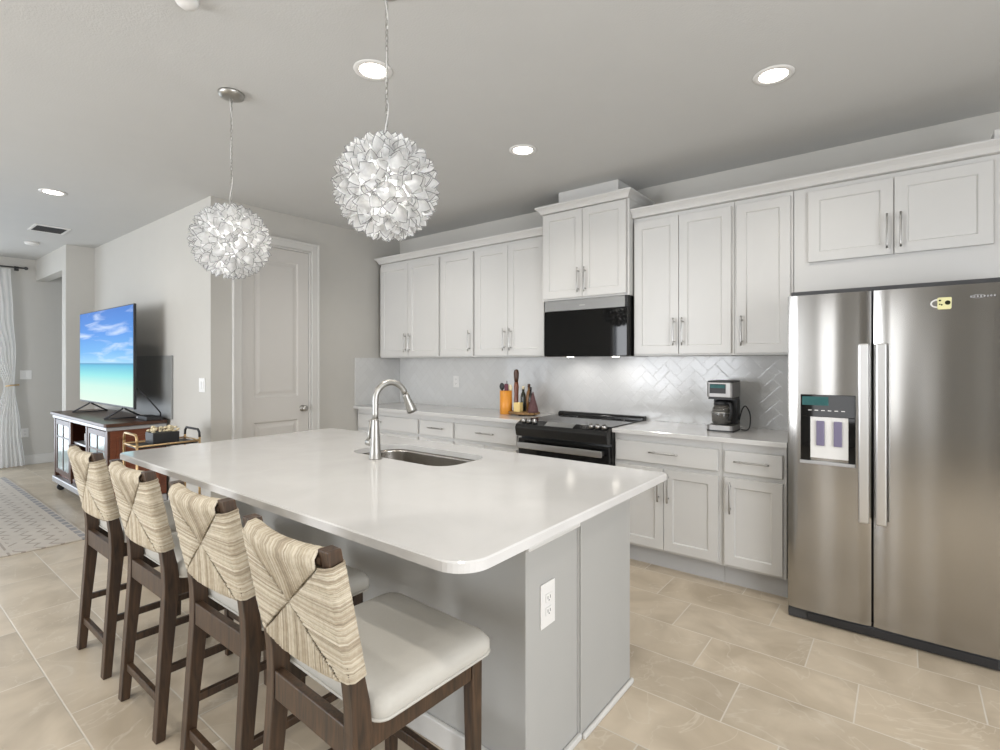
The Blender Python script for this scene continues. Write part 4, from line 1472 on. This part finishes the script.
# ------------------------------------------------------------------ stools
def make_stool(name, label):
    t = thing(name, label, 'bar stool', (0, 0, 0), 'counter stools along the island')
    w_ = 0.198      # outer half width
    pw = 0.038      # post width
    def post(xs):
        mb = MB()
        xa, xb = (xs * w_, xs * (w_ - pw)) if xs < 0 else (xs * (w_ - pw), xs * w_)
        st_ = [(0.0, -0.010, 0.032), (0.25, 0.008, 0.038), (0.50, 0.028, 0.048), (0.56, 0.030, 0.050), (0.62, 0.026, 0.046), (0.68, 0.016, 0.040), (0.84, -0.014, 0.036), (0.978, -0.041, 0.035)]
        loops = []
        for z_, y_, d_ in st_:
            sx_ = xs * 0.008 * max(0.0, 1 - z_ / 0.5)
            loops.append([(xa + sx_, y_ - d_ / 2, z_), (xb + sx_, y_ - d_ / 2, z_), (xb + sx_, y_ + d_ / 2, z_), (xa + sx_, y_ + d_ / 2, z_)])
        mb.loft(loops)
        return mb
    for s in (-1, 1):
        post(s).build('leg', M['walnut'], t, 0.003)
    for s in (-1, 1):
        mb = MB()
        xa, xb = sorted((s * (w_ - 0.002), s * (w_ - 0.040)))
        xc0, xc1 = sorted((s * (w_ - 0.002), s * (w_ - 0.030)))
        mb.hexa([(xc0, 0.388, 0), (xc1, 0.388, 0), (xc1, 0.416, 0), (xc0, 0.416, 0)], [(xa, 0.380, 0.565), (xb, 0.380, 0.565), (xb, 0.420, 0.565), (xa, 0.420, 0.565)])
        mb.build('leg', M['walnut'], t, 0.003)
    # aprons
    mb = MB()
    mb.box(-w_ + 0.0385, w_ - 0.0385, 0.008, 0.032, 0.495, 0.568)
    mb.box(-w_ + 0.0405, w_ - 0.0405, 0.388, 0.414, 0.505, 0.566)
    for s in (-1, 1):
        xa, xb = sorted((s * (w_ - 0.006), s * (w_ - 0.030)))
        mb.box(xa, xb, 0.050, 0.381, 0.505, 0.566)
    mb.build('seat_rail', M['walnut'], t, 0.003)
    # stretchers
    for q in ((-w_ + 0.035, w_ - 0.035, -0.008, 0.012, 0.12, 0.150), (-w_ + 0.035, w_ - 0.035, 0.39, 0.412, 0.19, 0.225)):
        MB().box(*q).build('stretcher', M['walnut'], t, 0.003)
    for s in (-1, 1):
        xa, xb = sorted((s * (w_ - 0.010), s * (w_ - 0.030)))
        MB().box(xa, xb, 0.015, 0.392, 0.225, 0.252).build('stretcher', M['walnut'], t, 0.003)
    # cushion
    mb = MB()
    loops = []
    for z_, ins, r_ in ((0.5685, 0.004, 0.03), (0.580, -0.003, 0.035), (0.604, -0.004, 0.04), (0.619, 0.006, 0.045), (0.628, 0.028, 0.05), (0.6315, 0.07, 0.06), (0.6325, 0.12, 0.06)):
        loops.append([(x, y, z_) for x, y in rrect(-0.219 + ins, 0.219 - ins, 0.056 + ins * 0.6, 0.440 - ins, r_, 6)])
    mb.loft(loops, True)
    st_ = mb.build('seat', M['seat'], t, label='pale grey-beige upholstered seat pad')
    lp = [(x, y, 0.574) for x, y in rrect(-0.2205, 0.2205, 0.054, 0.4415, 0.035, 6)]
    MB().tube(lp, 0.004, 6, closed=True).build('piping', M['seat'], st_)
    # top rail inside the weave and woven back of real cords
    R1 = random.Random(3)
    zb, zt2 = 0.684, 0.947
    wi = w_
    def mid(s, tt):
        """centre plane of the back: s -1..1 across, tt 0..1 up"""
        z_ = zb + (zt2 - zb) * tt
        y_ = 0.018 + (-0.036 - 0.018) * tt
        y_ -= 0.022 * (1 - s * s)
        z_ -= 0.006 * (1 - s * s) * tt
        return Vector((s * wi, y_, z_))
    nrm = Vector((0, -0.983, -0.184))
    def half(s, tt):
        """half thickness, thick at the posts and rails, thin in the middle"""
        d_ = max(abs(s), abs(2 * tt - 1))
        return 0.004 + 0.018 * d_ ** 1.5
    mb = MB()
    NS = 62
    for side in (-1, 1):
        for i in range(NS):
            tt = (i + 0.5) / NS
            lim = min(0.96, max(0.0, abs(2 * tt - 1)) * 0.86 + 0.01)
            j1, j2 = R1.uniform(-.0012, .0012), R1.uniform(-.0012, .0012)
            pts = []
            ss = [lim, lim + (0.84 - lim) * .5, 0.84, 0.97] if lim < 0.80 else [lim, 0.97]
            # converge slightly to the middle near the centre
            for sgn in (1, -1):
                seq = ss if sgn == 1 else list(reversed(ss))
                for s in seq:
                    cv_ = tt + (0.5 - tt) * 0.10 * (1 - s)
                    p = mid(side * s, cv_)
                    hh = half(s, cv_) + (j1 if sgn > 0 else j2)
                    pts.append(p + nrm * hh * sgn)
                if sgn == 1:
                    p = mid(side * 1.025, tt)
                    pts.append(p + nrm * 0.014)
                    pts.append(p - nrm * 0.014)
            mb.tube(pts, 0.0032 + R1.uniform(-.0005, .0007), 5, cap=True)
    NT = 70
    for top in (1, 0):
        for i in range(NT):
            s = -0.815 + 1.63 * (i + 0.5) / NT
            lim = abs(s) * 0.5 / 0.86 
            lim = min(0.47, lim) + 0.008
            pts = []
            ds = [lim, lim + (0.44 - lim) * .5, 0.44, 0.49] if lim < 0.42 else [lim, 0.492]
            j1 = R1.uniform(-.0012, .0012)
            for sgn in (1, -1):
                seq = ds if sgn == 1 else list(reversed(ds))
                for q in seq:
                    tt = 0.5 + q if top else 0.5 - q
                    s2 = s * (1 - 0.10 * (1 - 2 * q))
                    p = mid(s2, tt)
                    pts.append(p + nrm * (half(s2, tt) + j1) * sgn)
                if sgn == 1:
                    for tt_, o2 in (((1.06, 0.020), (1.105, 0.009), (1.105, -0.009), (1.06, -0.020)) if top else ((-0.04, 0.012), (-0.04, -0.012))):
                        pts.append(mid(s, tt_) + nrm * o2)
            mb.tube(pts, 0.0033 + R1.uniform(-.0005, .0007), 5, cap=True)
    wv = mb.build('woven_back', M['rush'], t, label='natural rush cord woven back in four triangles')
    # bowed rails hidden in the weave
    mb = MB()
    for tt in (1.02, 0.03):
        pts = [mid(s / 6, tt) for s in range(-5, 6)]
        mb.tube(pts, 0.013, 8)
    # thin inner web so no light leaks between the cords
    mb.build('back_rail', M['walnut'], t)
    gr_ = []
    mb = MB()
    for i in range(8):
        for j in range(8):
            a = [(-0.85 + 1.7 * (i + di) / 8, 0.04 + 0.92 * (j + dj) / 8) for di, dj in ((0, 0), (1, 0), (1, 1), (0, 1))]
            mb.quad([mid(*q) for q in a])
    o_ = mb.build('filling', M['rush'], t)
    md = o_.modifiers.new('solid', 'SOLIDIFY')
    md.thickness = 0.006
    md.offset = 0
    return t


stool = make_stool('bar_stool', 'rush-backed walnut bar stool nearest the camera')
stool.location = (-1.128, 0.678, 0)
stool.rotation_euler = (0, 0, math.radians(-2.0))
for x_, lb in ((-1.70, 'rush-backed walnut bar stool, second from the camera'), (-2.31, 'rush-backed walnut bar stool, third from the camera'), (-2.915, 'rush-backed walnut bar stool at the far end of the row by the television')):
    c = copy_tree(stool)
    c.location = (x_, 0.715, 0)
    c.rotation_euler = (0, 0, 0)
    c['label'] = lb

# ------------------------------------------------------------------ television corner
CX0, CX1, CY0, CY1 = -7.16, -5.36, 1.40, 1.845
t = thing('tv_console', 'dark cherry wood media console on casters under the television', 'tv stand', ((CX0 + CX1) / 2, 1.62, 0))
ZK = 0.84
mb = MB()
mb.prism(rrect(CX0 - 0.03, CX1 + 0.03, CY0 - 0.035, CY1, 0.02, 3), 'z', ZK - 0.03, ZK)
mb.build('top', M['darkwood'], t, 0.006)
MB().box(CX0 - 0.01, CX1 + 0.01, CY0 - 0.018, CY1 - 0.002, ZK - 0.065, ZK - 0.031).build('cornice', M['silver'], t, 0.008, label='pale reflective moulding')
mb = MB()
mb.box(CX0, CX0 + 0.03, CY0 + 0.012, CY1, 0.16, ZK - 0.066)
mb.box(CX1 - 0.03, CX1, CY0 + 0.012, CY1, 0.16, ZK - 0.066)
mb.box(CX0 + 0.03, CX1 - 0.03, CY1 - 0.02, CY1, 0.16, ZK - 0.066)
mb.box(CX0 + 0.03, CX1 - 0.03, CY0 + 0.03, CY1 - 0.02, 0.16, 0.19)
mb.build('carcass', M['cherry'], t, 0.003)
mb = MB()
y0, y1 = CY0 + 0.06, CY1 - 0.05
def fr(i, x):
    return [(x, y0 + i, 0.24 + i), (x, y1 - i, 0.24 + i), (x, y1 - i, 0.72 - i), (x, y0 + i, 0.72 - i)]
mb.loft([fr(0, CX1 + 0.0002), fr(0, CX1 + 0.008), fr(0.02, CX1 + 0.008), fr(0.03, CX1 + 0.002)], cap=False)
mb.quad(fr(0.03, CX1 + 0.002))
mb.build('side_panel', M['cherry'], t)
for x_ in (CX0 + 0.0, CX0 + 0.60, CX1 - 0.645, CX1 - 0.045):
    MB().box(x_, x_ + 0.045, CY0 - 0.006, CY0 + 0.0115, 0.16, ZK - 0.066).build('stile', M['darkwood'], t, 0.003)
for (a, b_) in ((CX0 + 0.047, CX0 + 0.598), (CX1 - 0.598, CX1 - 0.047)):
    mb = MB()
    for q in ((a, a + .05, 0.2, 0.765), (b_ - .05, b_, 0.2, 0.765), (a + .05, b_ - .05, 0.2, 0.25), (a + .05, b_ - .05, 0.715, 0.765)):
        mb.box(q[0], q[1], CY0 - 0.002, CY0 + 0.014, q[2], q[3])
    d = mb.build('door', M['darkwood'], t, 0.002)
    MB().box(a + .05, b_ - .05, CY0 + 0.004, CY0 + 0.010, 0.25, 0.715).build('glass', M['glasspane'], d)
    mb = MB()
    xm = (a + b_) / 2
    mb.box(xm - 0.008, xm + 0.008, CY0 - 0.001, CY0 + 0.0035, 0.25, 0.715)
    mb.box(a + .05, xm - 0.008, CY0 - 0.001, CY0 + 0.0035, 0.58, 0.594)
    mb.box(xm + 0.008, b_ - .05, CY0 - 0.001, CY0 + 0.0035, 0.58, 0.594)
    mb.build('muntins', M['darkwood'], d)
MB().box(CX0 + 0.647, CX1 - 0.647, CY0 + 0.02, CY1 - 0.03, 0.56, 0.578).build('shelf', M['silver'], t)
MB().box(CX0 - 0.02, CX1 + 0.02, CY0 - 0.02, CY1 - 0.002, 0.095, 0.158).build('plinth', M['silver'], t, 0.010, label='pale reflective base moulding')
for x_ in (CX0 + 0.05, CX1 - 0.05):
    for y_ in (CY0 + 0.04, CY1 - 0.06):
        mb = MB()
        mb.box(x_ - 0.03, x_ + 0.03, y_ - 0.012, y_ + 0.012, 0.06, 0.0945)
        mb.tube([(x_ - 0.016, y_, 0.034), (x_ + 0.016, y_, 0.034)], 0.034, 16)
        mb.build('caster', M['plastic'], t)
o = MB().box(-6.42, -6.24, 1.48, 1.62, 0.5785, 0.66).build('media_box', M['white_plastic'], None, 0.006)
tag(o, 'small white box on the open shelf of the media console', 'box')

t = thing('television', 'flat-screen television showing a blue sky and turquoise beach', 'television', (-6.24, 1.6, ZK))
TX0, TX1, TZ0, TZ1 = -7.10, -5.41, 0.945, 1.895
MB().box(TX0, TX1, 1.600, 1.622, TZ0, TZ1).build('housing', M['plastic'], t, 0.004)
MB().box(TX0 + 0.25, TX1 - 0.25, 1.622, 1.665, TZ0 + 0.04, TZ0 + 0.45).build('rear_cover', M['plastic'], t, 0.01)
MB().box(TX0 + 0.010, TX1 - 0.014, 1.5975, 1.5998, TZ0 + 0.018, TZ1 - 0.010).build('screen', M['picture'], t, label='glowing screen with beach picture')
for xc in (TX0 + 0.32, TX1 - 0.32):
    mb = MB()
    sgn = 1
    mb.tube([(xc, 1.617, TZ0 + 0.01), (xc, 1.60, TZ0 - 0.015), (xc - 0.02, 1.47, ZK + 0.008)], 0.008, 8)
    mb.tube([(xc, 1.617, TZ0 + 0.01), (xc, 1.63, TZ0 - 0.015), (xc + 0.02, 1.76, ZK + 0.008)], 0.008, 8)
    mb.tube([(xc - 0.02, 1.47, ZK + 0.008), (xc + 0.02, 1.76, ZK + 0.008)], 0.006, 8)
    mb.build('foot', M['plastic'], t)
pts = [(TX1 - 0.02, 1.63, 1.13), (TX1 + 0.01, 1.67, 1.08), (TX1 + 0.05, 1.74, 0.98), (TX1 + 0.03, 1.80, 0.90), (TX1 - 0.04, 1.815, ZK + 0.008)]
MB().tube(smooth(pts), 0.006, 8).build('power_cable', M['plastic'], t)
t = thing('set_top_box', 'slim black media box on the console behind the television', 'media box', (-5.50, 1.72, ZK))
MB().box(-5.60, -5.345, 1.68, 1.80, ZK, ZK + 0.035).build('case', M['plastic'], t, 0.005)
MB().box(-5.595, -5.57, 1.676, 1.6798, ZK + 0.012, ZK + 0.026).build('indicator', M['white_plastic'], t)
o = MB().box(-6.28, -5.275, 1.852, 1.8695, 0.845, 1.43).build('dark_rectangle', M['dark_rect'], None, 0.003)  # thin dark grey box set flat against the wall
tag(o, 'dark grey flat rectangle against the wall behind the television', 'panel')

# rug
n_ = 4
o = MB().box(-8.35, -4.965, -1.15, 1.19, 0.0003, 0.010).build('area_rug', M['rug'], None, 0.003)
tag(o, 'beige patterned area rug with zigzag border in front of the console', 'rug')

# bar cart
t = thing('bar_cart', 'small gold-framed cart between the media console and the island', 'cart', (-4.50, 1.52, 0))
kx0, kx1, ky0, ky1 = -4.64, -4.36, 1.31, 1.73
for x_ in (kx0, kx1):
    for y_ in (ky0, ky1):
        MB().tube([(x_, y_, 0.06), (x_, y_, 0.78)], 0.009, 10).build('leg', M['gold'], t)
for y_, m_ in ((ky0, M['gold']), (ky1, M['plastic'])):
    pts = [(kx0, y_, 0.78), (kx0 + 0.005, y_, 0.815), (kx0 + 0.03, y_, 0.838), (kx1 - 0.03, y_, 0.838), (kx1 - 0.005, y_, 0.815), (kx1, y_, 0.78)]
    MB().tube(pts, 0.009, 10).build('handle', m_, t)
for z_ in (0.755, 0.25):
    mb = MB().box(kx0 + .009, kx1 - .009, ky0 + .009, ky1 - .009, z_ - 0.02, z_ - 0.008)
    sh_ = mb.build('shelf', M['plastic'], t)
    mb = MB()
    for x_ in (kx0, kx1):
        mb.tube([(x_, ky0, z_), (x_, ky1, z_)], 0.007, 8)
    for y_ in (ky0, ky1):
        mb.tube([(kx0, y_, z_), (kx1, y_, z_)], 0.007, 8)
    mb.build('rim', M['gold'], sh_)
for x_ in (kx0, kx1):
    for y_ in (ky0, ky1):
        MB().tube([(x_ - 0.009, y_, 0.03), (x_ + 0.009, y_, 0.03)], 0.03, 14).build('wheel', M['plastic'], t)
t = thing('planter_box', 'black rectangular planter of cream flowers on the gold cart', 'planter', (-4.50, 1.52, 0.747))
MB().box(-4.58, -4.42, 1.43, 1.61, 0.7475, 0.835).build('pot', M['plastic'], t, 0.004)
mb = MB()
R2 = random.Random(5)
for k in range(46):
    c = Vector((-4.5 + R2.uniform(-.075, .075), 1.52 + R2.uniform(-.09, .09), 0.842 + R2.uniform(-.008, .028)))
    bmesh.ops.create_icosphere(mb.bm, subdivisions=1, radius=R2.uniform(.010, .018), matrix=Matrix.Translation(c) @ Matrix.Diagonal((1, 1, .7, 1)))
o = mb.build('flowers', M['cream'], t)
o['kind'] = 'stuff'

# curtain, rod and holdback
def curtain():
    mb = MB()
    NZ, NY = 40, 70
    g = []
    for j in range(NZ + 1):
        z_ = 0.012 + (2.575 - 0.012) * j / NZ
        def lerp(tab):
            for (za, a), (zb_, b2) in zip(tab[:-1], tab[1:]):
                if za <= z_ <= zb_:
                    k_ = (z_ - za) / (zb_ - za)
                    k_ = k_ * k_ * (3 - 2 * k_)
                    return a + (b2 - a) * k_
            return tab[-1][1]
        right = lerp([(0, 1.475), (0.5, 1.43), (1.07, 1.375), (1.5, 1.385), (2.0, 1.36), (2.6, 1.335)])
        left = lerp([(0, 1.10), (0.5, 1.14), (1.07, 1.27), (1.5, 1.10), (2.0, 0.90), (2.6, 0.78)])
        amp = lerp([(0, 0.022), (1.07, 0.009), (2.6, 0.016)])
        row_ = []
        for i in range(NY + 1):
            s = i / NY
            y_ = left + (right - left) * s
            x_ = -9.085 + amp * math.sin(s * 2 * PI * 8 + 0.4 * math.sin(z_ * 2)) + amp * .4 * math.sin(s * 37 + z_)
            row_.append(mb.bm.verts.new((x_, y_, z_)))
        g.append(row_)
    for j in range(NZ):
        for i in range(NY):
            f = mb.bm.faces.new([g[j][i], g[j][i + 1], g[j + 1][i + 1], g[j + 1][i]])
            f.smooth = True
    o = mb.build('curtain', M['sheer'])
    return tag(o, 'sheer white curtain tied back at the far left edge', 'curtain')


curtain()
t = thing('curtain_rod', 'thin dark curtain rod near the ceiling at far left', 'curtain rod', (-9.09, 1.2, 2.60))
MB().tube([(-9.09, -1.5, 2.60), (-9.09, 1.47, 2.60)], 0.010, 10).build('rod', M['grille'], t)
bb = MB()
bmesh.ops.create_uvsphere(bb.bm, u_segments=14, v_segments=10, radius=0.022, matrix=Matrix.Translation((-9.09, 1.485, 2.60)))
bb.build('finial', M['grille'], t)
MB().box(-9.199, -9.08, 1.40, 1.415, 2.590, 2.61).box(-9.199, -9.193, 1.385, 1.43, 2.57, 2.63).build('bracket', M['grille'], t)
t = thing('curtain_holdback', 'small brass holdback gathering the sheer curtain', 'curtain holdback', (-9.1, 1.39, 1.07))
MB().tube([(-9.199, 1.40, 1.07), (-9.03, 1.40, 1.07)], 0.008, 10).tube([(-9.03, 1.41, 1.075), (-9.03, 1.34, 1.07), (-9.04, 1.28, 1.06)], [0.012, 0.009, 0.009], 10).build('hook', M['gold'], t)
